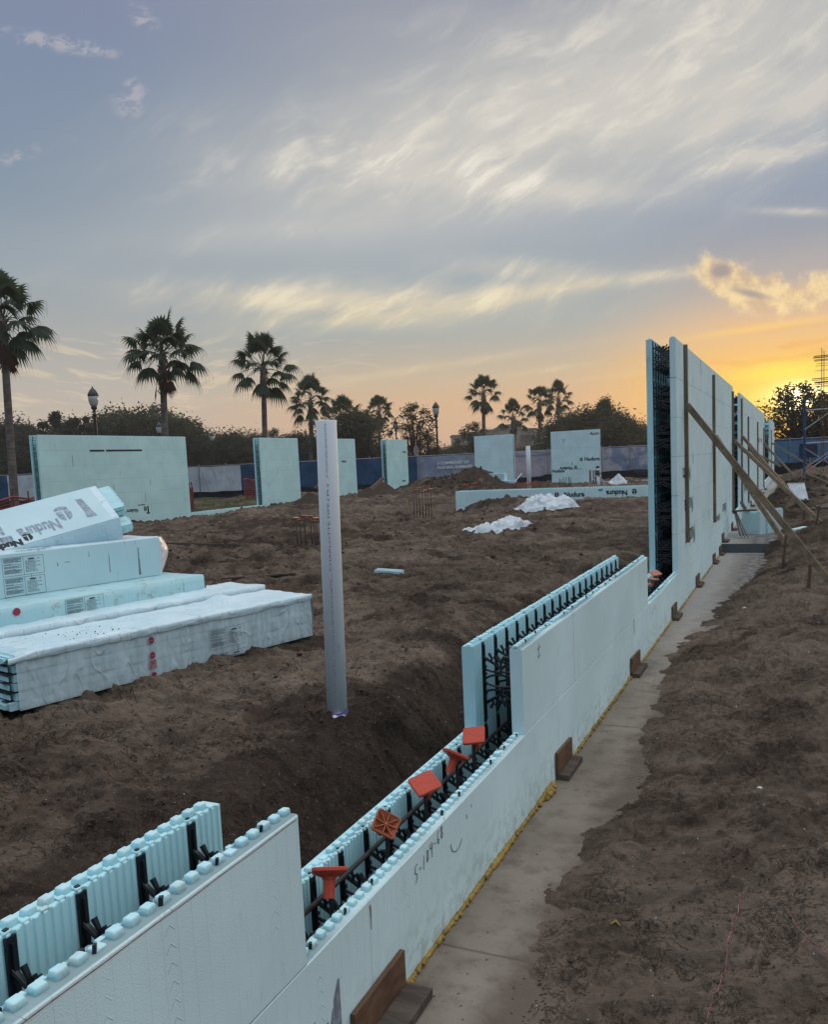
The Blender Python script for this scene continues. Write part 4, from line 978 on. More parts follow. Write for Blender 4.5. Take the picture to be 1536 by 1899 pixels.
# printed line round the front of the pipe
def pipe_text():
    d = Vector((CAM.x-PX, CAM.y-PY, 0)).normalized(); sd = Vector((-d.y, d.x, 0))        # sd = to the right seen from the camera
    def wrap(o, u0):
        for v in o.data.vertices:
            z = v.co.x; s = v.co.y
            a = (s+u0)/.0575
            q = d*math.cos(a)*.0581+sd*math.sin(a)*.0581; v.co = Vector((q.x, q.y, z))
    I = Matrix.Identity(4); rnd = random.Random(2)
    ch = 'ASTM D2665 D1785 NSF-PW DWV SCH 40 PVC 1120 4 IN '
    rows = [(1.32, 1.70, 'CHARLOTTE PIPE'), (1.71, 1.86, ' (R) / '), (1.865, PT.z-.02, 'XPVC-DWV ASTM D 2665 NSF 4 IN SCH 40'), (.72, 1.27, 'USA PVC 1120 ASTM D 1785 NSF-PW-G 280 PSI'), (.53, .71, 'ASTM F 1866')]
    for a, b, s in rows:
        o = text(s, .016 if a == 1.32 else .013, M_INKP, pl_, I, 'printed_line', .0001)
        xs = [v.co.x for v in o.data.vertices]; k = (b-a)/(max(xs)-min(xs)); mn = min(xs)
        for v in o.data.vertices: v.co.x = a+(v.co.x-mn)*k; v.co.y = -v.co.y if False else v.co.y
        # letters read upward: their own "up" points left on the pipe
        for v in o.data.vertices: v.co.y = -v.co.y
        o.data.flip_normals(); wrap(o, -.002)
    mb = MB(); mb.add([(1.27, -.0008, 0), (1.31, -.0008, 0), (1.31, .0008, 0), (1.27, .0008, 0)], [(0, 1, 2, 3)]); o = link('printed_line', mb, M_INKP, pl_); wrap(o, -.002)
    o = text('PW-DWV', .012, M_INKG, pl_, I, 'printed_line', .0003)
    for v in o.data.vertices: v.co.x = v.co.x*1.0+.86; v.co.y = -v.co.y
    o.data.flip_normals(); wrap(o, .026)
pipe_text()
c_ = MB(); a = math.radians(16); c_.tube([(PX+.030, PY-.012, .42), (PX+.012, PY-.012, .497)], [.045, .050], 20); tag(link('pipe_stub', c_, M_PVC, None, True), 'tilted white pipe stub buried under the foot of the tall white pipe', 'pipe')
c_ = MB(); c_.tube([(.006, -.003, .492), (.004, -.003, .504)], .0605, 32, False); link('primer_band', c_, M_PURPLE, pl_, True)
q = at(982, 905, 33.0)
pipe('white_pipe', 'second white plastic pipe, farther off between the two far panels', q.x, q.y, at(979, 827, 33).z, q.z-.3, .085)
mb = MB(); 
for k in (-1, 1): mb.beam((q.x+k*.12, q.y-.35, q.z+.20), (q.x+k*.32, q.y-.35, q.z+.20), .05, .05)
mb.beam((q.x-.35, q.y-.36, q.z+.14), (q.x+.40, q.y-.36, q.z+.14), .03, .04); tag(link('orange_stake_rail', mb, M_ORANGE), 'small orange marker rail in front of the second white pipe', 'marker')
# ------------------------------------------------------------------ timber strongbacks and braces on the outer face
def strongback(y, z0, z1, label, w=.085):
    mb = MB(); mb.box((.003, y-w/2, z0), (.041, y+w/2, z1)); return tag(link('timber_upright', mb, M_WOOD), label, 'timber', 'timber uprights screwed to the foam wall')
for y, a, b, l in ((11.05, .74, 3.19, 'tall timber upright nearest the camera on the first tall panel, with a brace'), (14.80, .68, 3.10, 'middle timber upright on the first tall panel'), (19.15, .50, 3.08, 'timber upright at the far edge of the first tall panel'),
                   (22.15, .46, 3.08, 'timber upright at the near edge of the second tall panel'), (25.05, .36, 2.73, 'short timber upright, second on the second tall panel'), (30.7, .44, 2.72, 'timber upright, third on the second tall panel'),
                   (35.9, .30, 2.62, 'timber upright at the far edge of the second tall panel'), (45.6, .76, 2.69, 'timber upright on the third, farthest tall panel')): strongback(y, a, b, l)
def stake(x, y, zt, label, lean=(0, 0), w=.075):
    zb = gz(x, y, False)-.15; mb = MB(); mb.beam((x-lean[0], y-lean[1], zb), (x, y, zt), w, .038, up=(1, 0, 0)); return tag(link('timber_stake', mb, M_STAKE), label, 'stake', 'stakes holding the wall braces')
def brace(a, b, label, w=.072, up=(0, 1, 0)):
    mb = MB(); mb.beam(a, b, .038, w, up=(.3, 0, 1)); return tag(link('timber_brace', mb, M_BRACE), label, 'timber brace', 'slanting braces of the foam wall')
brace((.045, 10.93, 2.45), (1.86, 10.45, .02), 'long slanting timber brace nearest the camera, from wall to right edge of the photo')
stake(1.42, 10.58, .53, 'leaning stake nearest the camera under the longest brace', (.03, .02), .085)
brace((.045, 14.75, 2.10), (1.12, 13.45, .46), 'second slanting brace, partly behind the longest one')
stake(1.13, 13.2, .62, 'second stake from the camera, thin and leaning, at the foot of the second brace', (.06, .05))
brace((.045, 19.10, 2.05), (1.66, 16.85, .48), 'third slanting brace, from the edge of the first tall panel')
stake(1.63, 16.75, .79, 'pale topped stake at the foot of the third brace', (.09, .05))
brace((.045, 22.1, 2.15), (1.42, 19.8, .50), 'upper brace starting at the near edge of the second tall panel')
brace((.045, 25.0, 1.85), (1.38, 20.0, .55), 'brace lying close beside the upper brace of the second tall panel')
stake(1.42, 19.7, .76, 'stake near the white ribbed panel', (.05, 0))
brace((.045, 35.9, 1.98), (1.15, 33.5, .75), 'far brace from the end of the second tall panel')
brace((.045, 45.6, 2.04), (2.4, 43.0, .45), 'farthest brace, running down behind the blue scaffold post')
brace((.045, 30.7, 1.62), (.75, 30.2, 1.22), 'short flat brace between the tall panels')
brace((.3, 36.5, .62), (1.9, 33.8, .72), 'low board resting on the far dirt heap')
brace((1.45, 26.4, 1.10), (2.4, 24.5, .62), 'board lying down the right side of the big dirt heap')
# ------------------------------------------------------------------ wrapped bundles of foam forms, left
A0 = Vector((-3.04, 3.51)); BD = Vector((.2510, .9680)); BN = Vector((-.9680, .2510))
def BP(d, n, z): q = A0+BD*d+BN*n; return Vector((q.x, q.y, z))
def bframe(d, n, z, dyaw=0):
    q = BP(d, n, z); yaw = math.atan2(BD.y, BD.x)+dyaw
    return Matrix.Translation(q) @ Matrix.Rotation(yaw, 4, 'Z')        # local x along, y back, z up
def sheet_box(mb, L, Dp, H, nx=60, ny=16, nz=12, amp=.010, seed=0, ends=(True, True), flare=0.0, skip_bottom=True, sag=0.0):
    """wrinkled film round a box: top, front, back and ends as one rippled skin"""
    prof = []      # around the section: front bottom -> front top -> back top -> back bottom
    for i in range(nz+1): prof.append((0, H*i/nz, 0))
    for i in range(1, ny+1): prof.append((Dp*i/ny, H, 1))
    for i in range(1, nz+1): prof.append((Dp, H-H*i/nz, 2))
    vs = []; m = len(prof)
    for k in range(nx+1):
        x = -L+L*k/nx
        for j, (y, z, s) in enumerate(prof):
            n1 = float(vn(x*7+seed, j*.18, 200+seed)); n2 = float(vn(x*20+seed, j*.07, 201+seed)); q = amp*(.9*n1+1.0*n2)
            yy, zz, xx = y, z, x
            if s == 0: yy = y-abs(q)*(1-z/H*.3)-.004-flare*(1-z/H)*.02; zz = z+ (q*1.2 if z > H*.97 else 0)
            elif s == 1: zz = z+q*.6+.004-sag*math.sin(math.pi*y/Dp)
            else: yy = y+abs(q)+.004
            vs.append((xx, yy, zz))
    fs = []
    for k in range(nx):
        for j in range(m-1): a = k*m+j; fs.append((a, a+m, a+m+1, a+1))
    mb.add(vs, fs)
    return
def end_film(mb, L, Dp, H, x0, out, seed, low=.12):
    """loose film tail closing the right-hand end"""
    n, m = 10, 14; vs = []
    for i in range(n+1):
        f = i/n
        for j in range(m+1):
            g = j/m; y = Dp*g
            bul = math.sin(f*math.pi*.5); z = H*(1-f)*1.0
            x = x0+out*(math.sin(min(1, f*1.25)*math.pi)*.75+.12*f)*(.55+.45*math.sin(g*math.pi))+.02*float(vn(f*4, g*5, seed))
            vs.append((x, y-.004, z+.012*float(vn(f*5+3, g*4, seed+1))))
    fs = []
    for i in range(n):
        for j in range(m): a = i*(m+1)+j; fs.append((a, a+1, a+m+2, a+m+1))
    mb.add(vs, fs)
def place(o, M): o.matrix_world = M
def info_label(M, w, h, parent, m=None, s=1.0):
    """printed data panel: frame, two halves of fine print, dark oval"""
    mb = MB(); rnd = random.Random(9); t = .0022*s
    def rc(x0, y0, x1, y1): mb.add([(x0, y0, 0), (x1, y0, 0), (x1, y1, 0), (x0, y1, 0)], [(0, 1, 2, 3)])
    rc(0, 0, w, t); rc(0, h-t, w, h); rc(0, 0, t, h); rc(w-t, 0, w, h); rc(w*.5, 0, w*.5+t, h)
    y = h*.93
    while y > h*.08:
        x = w*.04; e = w*.46 if rnd.random() < .75 else w*rnd.uniform(.2, .4)
        while x < e: l = rnd.uniform(.006, .02)*s; rc(x, y, min(x+l, e), y+h*.022); x += l+.003*s
        y -= h*(.040 if rnd.random() < .8 else .09)
    for k in range(9):
        yy = h*(.72-.072*k); x = w*.55
        while x < w*rnd.uniform(.7, .95): l = rnd.uniform(.006, .02)*s; rc(x, yy, x+l, yy+h*.026); x += l+.004*s
    p = [(w*.70+w*.09*math.cos(a), h*.84+h*.05*math.sin(a), 0) for a in [i*math.pi/6 for i in range(12)]]; mb.add(p, [tuple(range(12))])
    me = mb.mesh('printed_label'); me.transform(M); o = link('printed_label', me, m or M_INKL, parent)
    text('CE', h*.12, M_INKB, parent, M @ Matrix.Translation((w*.84, h*.80, .0003)), 'printed_label')
    text('APPROVED', h*.055, M_INKB, parent, M @ Matrix.Translation((w*.60, h*.645, .0003)), 'printed_label')
    return o
def world_child(t):      # parts of bundles are modelled in the bundle's own frame
    return t
# bundle 1 (nearest) ---------------------------------------------------
def bundle_open(label, M, L, Dp, H, layers, seed):
    t = thing('wrapped_foam_bundle', label, 'foam bundle', 'wrapped bundles of foam forms'); t.matrix_world = M
    lay = H/layers
    for k in range(layers):
        z0 = k*lay+.004; z1 = (k+1)*lay-.010; core = MB(); kn = MB(); hh = z1-z0
        # two thin panels per layer with a tongue on the open end
        for a, b in ((z0, z0+hh*.46), (z0+hh*.54, z1)):
            core.box((-L-.045+.02*((k*3+int(a*100)) % 3), .022, a), (-.03, Dp-.02, b))
            core.box((-L-.065+.02*((k*3+int(a*100)) % 3), .05, a+.008), (-L-.03, Dp-.05, b-.008))
        nk = int(L/P2)
        for i in range(nk):
            x = -L+.03+i*P2
            kn.box((x, .004, z0+hh*.12), (x+.026, .023, z0+hh*.42)); kn.box((x, .004, z0+hh*.58), (x+.026, .023, z0+hh*.88))
        o_ = link('folded_form', core, M_FOAMI, t); link('interlocking_knobs', kn, M_SHEET, o_)
    wb = MB()
    for k in range(layers):
        for i in range(3): wb.box((-L-.05, .06+i*.17, k*lay+lay*.47), (-L+.2, .12+i*.17, k*lay+lay*.52))
        if k: wb.box((-L-.04, .03, k*lay-.008), (-.04, Dp-.03, k*lay+.002))  # black sheet fills each gap between layers, in place of its shade
    link('webs', wb, M_PLASTIC, t)
    f = MB(); sheet_box(f, L, Dp, H, 170, 18, 16, .011, seed); o = link('wrapping_film', f, M_FILM, t, True)
    return t
B1M = bframe(2.50, .0, .50)
b1 = bundle_open('nearest wrapped foam bundle, with red seals and a printed data panel on its side', B1M, 2.48, .56, .345, 3, 3)
tp = MB()     # loose opaque fold over the top and its hem
nx, ny = 110, 20; vs = []; L, Dp, H = 2.50, .56, .352
for i in range(nx+1):
    x = -L-.03+ (L+.035)*i/nx
    hem = .050+.016*float(vn(x*3.1, 1.5, 301))+.008*float(vn(x*11, 2.5, 302))
    for j in range(ny+1):
        if j < 6:
            g = j/5; y = -.014-.006*math.sin(g*3)-.006*float(vn(x*15, g*2, 303)); z = H-hem*(1-g)+.004*float(vn(x*20, g*3, 304))*(g > .9)
        else:
            g = (j-5)/(ny-5); y = Dp*g; z = H+.004+.012*float(vn(x*5, y*9, 305))+.010*float(vn(x*2+.3, y*3, 306))+.006*float(vn(x*14, y*16, 307))
            z += .035*math.exp(-((x+.52)/.10)**2)*math.exp(-((g-.95)/.3)**2)
            if x > -.25: z -= .03*((x+.25)/.25)**2*(1-g)*.3
        if x < -L+.16: z += -.10*ss(-L+.16, -L-.03, x)*(.3+.7*abs(math.sin(g*2.6)))*(1 if j > 5 else .25); 
        vs.append((x, y, float(z)))
fs = [(i*(ny+1)+j, (i+1)*(ny+1)+j, (i+1)*(ny+1)+j+1, i*(ny+1)+j+1) for i in range(nx) for j in range(ny)]
tp.add(vs, fs); link('film_cover', tp, M_WRAP, b1, True)
ef = MB(); end_film(ef, L, Dp, H*.99, .0, .055, 311); link('film_end', ef, M_SHEET, b1, True)
seal_ = MB()
def disc(mb, x, z, rx, rz, y=-.0245, n=8, ph=.39):
    p = [(x+rx*math.cos(ph+a*2*math.pi/n), y, z+rz*math.sin(ph+a*2*math.pi/n)) for a in range(n)]; mb.add(p, [tuple(range(n))])
XS = -1.545
for z_ in (.262, .155, .020): seal_ = MB(); disc(seal_, XS, z_, .022, .026 if z_ > .1 else .018); link('red_seal', seal_, M_TAPE, b1)
sp = MB(); sp.add([(XS-.026, -.0243, .062), (XS+.026, -.0243, .062), (XS+.026, -.0243, .120), (XS-.026, -.0243, .120)], [(0, 1, 2, 3)]); link('red_print_strip', sp, M_INKR, b1)
for z in (.258, .151): text('WARNING', .007, M_SHEET, b1, frame((XS-.018, -.0255, z), (1, 0, 0), (0, 0, 1)), 'red_seal')
info_label(frame((-1.06, -.0255, .085), (1, 0, 0), (0, 0, 1)), .33, .150, b1)
info_label(frame((-1.05, -.0255, -.09+.02), (1, 0, 0), (0, 0, 1)), .33, .120, b1)
cr = MB(); rnd = random.Random(8)
for _ in range(46):
    x = -2.2+rnd.gauss(.25, .18); y = rnd.uniform(.02, .45); r = rnd.uniform(.0015, .006); cr.lathe([(r*.6, 0), (r, r*.5), (r*.4, r)], 6, (x, y, H+.008))
tag(link('dirt_crumbs', cr, M_CLOD), 'dark dirt crumbs scattered on top of the nearest bundle', 'dirt'); cr_o = bpy.data.objects['dirt_crumbs']; cr_o['kind'] = 'stuff'; cr_o.matrix_world = B1M
# bundle 2
def bundle_plain(label, M, L, Dp, H, m, seed, amp=.008, nxx=80):
    t = thing('wrapped_foam_bundle', label, 'foam bundle', 'wrapped bundles of foam forms'); t.matrix_world = M
    c = MB(); c.box((-L+.01, .012, .0), (-.015, Dp-.012, H-.012)); link('foam_core', c, M_PACK, t)
    f = MB(); sheet_box(f, L, Dp, H, nxx, 16, 10, amp, seed, sag=.006); link('wrapping_film', f, m, t, True); return t
b2 = bundle_plain('second wrapped foam bundle, its white top just showing behind the nearest one', bframe(2.58, .66, .50, R(-.5)), 2.9, .48, .378, M_WRAP, 17, .016, 110)
b3 = bundle_plain('mud-stained wrapped foam bundle lying under the upright one, with a half red seal', bframe(2.22, 1.05, .50, R(3.5)), 3.2, .62, .50, M_WRAPD, 29, .007)
ef = MB(); end_film(ef, 1, .6, .49, .0, .05, 321); link('film_end', ef, M_SHEET, b3, True)
info_label(frame((-1.35, -.0115, .355), (1, 0, 0), (0, 0, 1)), .33, .135, b3)
rs_ = MB(); disc(rs_, -1.73, .465, .03, .03, -.0125); link('red_seal', rs_, M_TAPE, b3)
# bundle 4: upright box with clean face, printed panels and a loose film tail
b4 = bundle_plain('upright foam bundle with two printed data panels and loose plastic at its right end', bframe(2.08, 1.47, 1.0), 2.9, .50, .345, M_WRAP, 41, .003)
fc = MB(); fc.box((-2.9, -.012, .004), (-.02, .014, .337)); link('front_panel', fc, M_PACK, b4)
info_label(frame((-1.42, -.0135, .165), (1, 0, 0), (0, 0, 1)), .33, .145, b4); info_label(frame((-1.42, -.0135, .005), (1, 0, 0), (0, 0, 1)), .33, .145, b4)
ef = MB(); n, m = 14, 14; vs = []
for i in range(n+1):
    f = i/n
    for j in range(m+1):
        g = j/m; x = -.02+.26*math.sin(f*math.pi*.5)*(.35+.65*math.sin((g*.85+.12)*math.pi)); y = -.008+.10*f+.3*f*f
        z = .34-g*.335+.02*f*math.sin(g*3); vs.append((x, y, z+.015*float(vn(f*3, g*4, 55))))
fs = [(i*(m+1)+j, i*(m+1)+j+1, (i+1)*(m+1)+j+1, (i+1)*(m+1)+j) for i in range(n) for j in range(m)]
ef.add(vs, fs); link('plastic_tail', ef, M_SHEET, b4, True)
for x, z, w_2, h_2 in ((-.24, .03, .022, .24), (-.52, .09, .010, .16), (-.70, .24, .006, .05), (-.98, .20, .01, .03), (-.92, .22, .06, .006), (-1.2, .12, .006, .05)): sk = MB(); sk.add([(x, -.0135, z), (x+w_2, -.0135, z), (x+w_2*.6, -.0135, z+h_2), (x+w_2*.2, -.0135, z+h_2)], [(0, 1, 2, 3)]); link('scuff_mark', sk, M_INKG, b4)
text('Nudura', .075, M_INKB, b4, frame((-1.05, .06, .3535), (-1, 0, 0), (0, -1, 0)), bold=.004); logo(frame((-1.0, .10, .3535), (-1, 0, 0), (0, -1, 0)), .06, M_INKB, b4)
# bundle 5: tipped on top
M5 = Matrix.Translation((-4.152, 5.668, 1.365)) @ (Matrix.Rotation(1.016, 4, 'Z') @ Matrix.Rotation(-.21, 4, 'Y') @ Matrix.Rotation(.497, 4, 'X'))
b5 = bundle_plain('topmost foam bundle, tipped toward the camera, with big faded upside-down lettering', M5, 2.44, .60, .205, M_WRAP, 63, .004)
bt = MB(); bt.box((-2.44, .0, .196), (-.06, .60, .2115)); link('printed_panel', bt, M_PACK, b5)
def T5(x, y, k=1.0): return frame((x, y, .2135), (-1, 0, 0), (0, -1, 0)) @ Matrix.Diagonal((k, 1, 1, 1))
text('Nudura', .225, M_INKF, b5, T5(-.455, .235, .50), 'printed_lettering', .008, spacing=.97); logo(T5(-.385, .33, .62), .19, M_INKF, b5)
text('ICF', .17, M_INKF, b5, T5(-.89, .34, .62), 'printed_lettering', .012)
text('SERIES', .10, M_INKF, b5, T5(-.86, .17, .8), 'printed_lettering', .012)
text('Nudura', .12, M_INKB, b5, T5(-.80, .085, .8), 'printed_lettering', .008); logo(T5(-.745, .105, .8), .09, M_INKB, b5)
bk = MB(); bk.add([(-.235, .13, .2136), (-.15, .12, .2136), (-.165, .22, .2136), (-.18, .44, .2136), (-.235, .46, .2136), (-.225, .24, .2136)], [(0, 1, 2, 3, 4, 5)]); link('smudged_print', bk, M_INKF, b5)
pk = MB()
for k, (y0, y1, z0, z1, dx) in enumerate(((.02, .16, .02, .10, .10), (.19, .58, .10, .135, .12), (.19, .58, .15, .185, .11), (.05, .58, .03, .07, .09))):
    pk.box((-.05, y0, z0), (dx, y1, z1)); pk.box((-.05, y0+.02, z0+.010), (dx+.014, y1-.02, z1-.010))
    for i in range(int((y1-y0)/.06)): pk.box((dx-.001, y0+.02+i*.06, z0-.001), (dx+.008, y0+.045+i*.06, z1+.003))
link('foam_strips', pk, M_FOAMI, b5)
ef = MB(); end_film(ef, 1, .56, .20, -.06, .05, 331); link('film_end', ef, M_SHEET, b5, True)
# ------------------------------------------------------------------ crumpled plastic sheets
def crumple(label, u, v, z, w, dpt, h, seed, yaw=0.0, shape=None, Z=None):
    p = onz(u, v, z) if Z is None else at(u, v, Z); cx, cy = p.x, p.y; nr, na = 40, 110; mb = MB(); c, s = math.cos(yaw), math.sin(yaw)
    F, A = np.meshgrid(np.arange(nr+1)/nr, 2*np.pi*np.arange(na)/na, indexing='ij')
    ed = 1+.30*vn(np.cos(A)*1.9+seed, np.sin(A)*1.9, seed)+.20*vn(np.cos(A)*5+seed, np.sin(A)*5, seed+1)
    LX = w/2*ed*F*np.cos(A); LY = dpt/2*ed*F*np.sin(A); X = cx+LX*c-LY*s; Y = cy+LX*s+LY*c
    Q = LX/w; E_ = LY/dpt; base = shape(Q, E_) if shape else np.exp(-(Q*Q*9+E_*E_*7))
    r1 = 1-np.abs(vn(LX*3.2+seed*1.3+.5*vn(LX*4, LY*4, 3), LY*3.2, seed+2))*2.2; r2 = 1-np.abs(vn(LX*8+.4*vn(LX*9, LY*9, 4), LY*8+seed, seed+3))*2.4
    ZZ = h*base*(.80+.22*r1)+.010*r2*(.25+.75*base)*(1-F*.6); edge = ss(1, .86, F)
    Zg = ground(X, Y)+.008+np.maximum(0, ZZ)*edge+.010*(1-F); vs = np.stack([X, Y, Zg], -1).reshape(-1, 3).tolist()
    fs = []
    for i in range(nr):
        for k in range(na): fs.append((i*na+k, (i+1)*na+k, (i+1)*na+(k+1) % na, i*na+(k+1) % na))
    mb.add(vs, fs); return tag(link('plastic_sheet', mb, M_SHEET, None, True), label, 'plastic sheet')
crumple('flat crumpled white plastic sheet lying alone on the dirt, the nearer of the two', 926, 994, .43, 1.25, .9, .17, 5, .55, lambda q, e: .25+.9*np.exp(-((q-.08)**2*9+e*e*8)))
crumple('bulky crumpled white plastic heap in front of the low cross wall', 1012, 950, .47, 1.6, .95, .34, 12, .25, lambda q, e: .9*np.exp(-((q-.08)**2*16+e*e*7))+.75*np.exp(-((q+.22)**2*30+e*e*9))+.5*np.exp(-((q-.36)**2*40+e*e*12)))
crumple('small far white plastic heap beside the foot of the far lettered panel', 1147, 900, .45, .95, .6, .42, 23, .3, lambda q, e: np.exp(-(q*q*14+e*e*9)), Z=37)
# strips, planks, form boards
def gbox(mb, x, y, L, w, h, yaw, lift=.0, pitch=0.0):
    z = gz(x, y)+h/2+lift; d = Vector((math.cos(yaw), math.sin(yaw), pitch)); s = Vector((-math.sin(yaw), math.cos(yaw), 0)); mb.obox((x, y, z), d*(L/2), s*(w/2), Vector((0, 0, h/2)))
p = onz(722, 1073, .46); mb = MB(); gbox(mb, p.x, p.y, .46, .06, .035, -.28, .045); gbox(mb, p.x+.01, p.y+.02, .44, .035, .02, -.28, .08); tag(link('foam_offcut', mb, M_PACK), 'narrow white and blue foam offcut lying alone on the dirt in the middle', 'foam offcut')
a, b = onz(300, 1012, .38), onz(650, 1022, .36)
t = thing('form_board', 'long thin brown form board on edge with a stake, across the dirt behind the bundles', 'form board'); mb = MB(); mb.beam((a.x, a.y, .40), (b.x, b.y, .38), .035, .11); link('board', mb, M_BOARD, t)
q = onz(422, 1016, .38); mb = MB(); mb.box((q.x-.03, q.y-.08, .1), (q.x+.03, q.y-.03, .56)); link('stake', mb, M_BOARD, t)
p = onz(480, 1079, .46); 
for i in range(3):
    mb = MB(); gbox(mb, p.x+.05*i, p.y+.07*i, .95-.1*i, .05, .02, .62+.05*i, .01+.012*i); tag(link('dark_lath', mb, M_BOARD), ['lowest', 'middle', 'top'][i]+' of three thin dark laths lying behind the nearest bundle', 'lath', 'thin dark laths behind the nearest bundle')
p = at(638, 857, 34); 
# blue corner form on the raised footing, with rods leaning by it
def corner_form():
    t = thing('corner_foam_form', 'loose pale blue L-shaped foam corner form standing on the raised footing', 'foam form'); mb = MB()
    A = Vector((.25, 18.07, 0)); B = Vector((.592, 17.83, 0)); Cc = Vector((1.0, 18.60, 0)); z0, z1 = .172, .60
    def wallp(p, q, th, zt):
        d = (q-p).normalized(); n = Vector((-d.y, d.x, 0)); mb.obox((p+q)/2+n*th/2+Vector((0, 0, (z0+zt)/2)), (q-p)/2, n*th/2, Vector((0, 0, (zt-z0)/2)))
    wallp(A, B, .067, z1); wallp(B, Cc, .067, z1+.03); link('outer_panel', mb, M_PACK, t)
    mb = MB(); d = (B-A).normalized(); n = Vector((-d.y, d.x, 0)); A2, B2 = A+n*.27, B+n*.27
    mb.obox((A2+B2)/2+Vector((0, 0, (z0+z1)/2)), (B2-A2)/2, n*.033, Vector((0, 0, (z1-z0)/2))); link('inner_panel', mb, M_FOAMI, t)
    mb = MB()
    for p0, p1 in ((A, B), (B, Cc)):
        L = (p1-p0).length; d = (p1-p0)/L; n = Vector((-d.y, d.x, 0))
        for i in range(int(L/P2)): c = p0+d*(P2*(i+.5))+n*.033; mb.obox((c.x, c.y, z1+(.04 if p0 is B else .008)), d*.014, n*.014, Vector((0, 0, .008)))
    link('interlocking_knobs', mb, M_KNOB, t)
    mb = MB(); c = (A+A2)/2; mb.obox((c.x+.12, c.y-.05, z1-.06), d*.004, n*.1, Vector((0, 0, .03))); link('web', mb, M_PLASTIC, t)
corner_form()
for i in range(6):
    mb = MB(); f = at(1373+i*3, 993+(i % 2)*4, 15.9); tp_ = at(1361.5+i*.8, 945+(i % 3), 16.6); mb.tube([f, tp_], .009, 6); tag(link('thin_rod', mb, M_PLASTIC), f'{ORD[i]} rod of the dark bundle leaning at the far edge of the first tall panel', 'rod', 'bundle of dark rods leaning at the wall')
mb = MB(); a, b = at(1360, 948, 16.5), at(1402, 946, 16.9); mb.beam(a, b, .05, .035); mb.beam(at(1376, 931, 17), at(1384, 947, 16.8), .05, .04); tag(link('dark_lath', mb, M_BOARD), 'short dark lath lying across the top of the leaning rods and the corner form', 'lath')
p = onz(1483, 979, .33); mb = MB(); gbox(mb, p.x, p.y, .32, .14, .05, .75, .02, .12); gbox(mb, p.x-.28, p.y-.2, .22, .14, .03, .55, .0); mb2 = MB()
o = tag(link('foam_offcut', mb, M_PACK), 'broken pale blue foam offcut lying on the dirt under the braces', 'foam offcut')
# corrugated white panel propped on the dirt heap
t = thing('ribbed_panel', 'white ribbed panel propped on the dark dirt heap at the right', 'panel'); mb = MB(); Zp = 20.9
c0, c1, c2, c3 = at(1461, 897, Zp+.25), at(1493, 896, Zp+.25), at(1500.5, 926, Zp-.2), at(1476, 927, Zp-.2); vs = []; n = 56
for i in range(n+1):
    f = i/n; off = Vector((0, -.012 if i % 4 in (0, 1) else .012, 0)); vs += [c0.lerp(c1, f)+off, c3.lerp(c2, f)+off]
mb.add(vs, [(2*i, 2*i+1, 2*i+3, 2*i+2) for i in range(n)]); mb.beam(c3, c2, .04, .04); mb.beam(c0, c1, .03, .03); link('ribbed_sheet', mb, M_SHEET, t)
mb = MB(); mb.beam(c3+Vector((0, .05, -.05)), c2+Vector((0, .05, -.05)), .05, .06); link('bottom_rail', mb, M_BOARD, t)
p = onz(1530, 945, .42); mb = MB(); mb.obox((p.x+.05, p.y, p.z+.06), (.20, .1, 0), (-.05, .12, .02), (0, 0, .02)); mb.obox((p.x-.25, p.y-.2, p.z+.02), (.14, .03, 0), (0, .05, 0), (0, 0, .02)); tag(link('scrap_board', mb, M_BOARD), 'scrap board lying at the right edge behind the pale topped stake', 'board')
# little litter
for i, (u, v, z, s, l) in enumerate(((1166, 1731, .14, .024, 'white foam lump, largest one, on the dirt at lower right'), (1410, 1437, .25, .013, 'small white scrap on the dirt right of the path, farther up'), (1382, 1133, .05, .020, 'flat white scrap at the dirt edge beside the path'))):
    p = onz(u, v, z); mb = MB(); mb.lathe([(s*.5, 0), (s, s*.12), (s*.85, s*.42), (s*.4, s*.6)], 11); 
    for k in range(len(mb.v)): x, y, q = mb.v[k]; f = 1+.35*float(vn(x*90+i*7, y*90, 77)); mb.v[k] = (x*f*1.15, y*f*.85, q*f)
    o = tag(link('foam_scrap', mb, M_SHEET, None, True), l, 'foam scrap'); o.location = (p.x, p.y, gz(p.x, p.y)+.001)
p = onz(1142, 1686, .14); mb = MB(); mb.tube([(p.x-.017, p.y, gz(p.x, p.y)+.004), (p.x, p.y+.006, gz(p.x, p.y)+.016), (p.x+.017, p.y-.004, gz(p.x, p.y)+.005)], [.004, .006, .003], 6); tag(link('yellow_scrap', mb, M_SEAL), 'curled yellow scrap on the dirt above the white foam lump', 'scrap')
def string(label, pts, z, r=.0016, m=M_INKR):
    mb = MB(); q = []
    P3 = [onz(u, v, z) for u, v in pts]
    for a, b in zip(P3[:-1], P3[1:]):
        n = 14
        for i in range(n): c = a.lerp(b, i/n); wob = .006*float(vn(c.x*25, c.y*25, 401)); q.append((c.x+wob, c.y, gz(c.x+wob, c.y)+.003))
    mb.tube(q, r, 5); return tag(link('string', mb, m), label, 'string')
string('thin dusty red string winding down the dirt at lower right', [(1366, 1655), (1374, 1672), (1366, 1700), (1352, 1745), (1340, 1800), (1318, 1845), (1285, 1880), (1270, 1905)], .16)
string('second thin red string running to the right edge', [(1462, 1695), (1500, 1740), (1545, 1790)], .18, .0013)
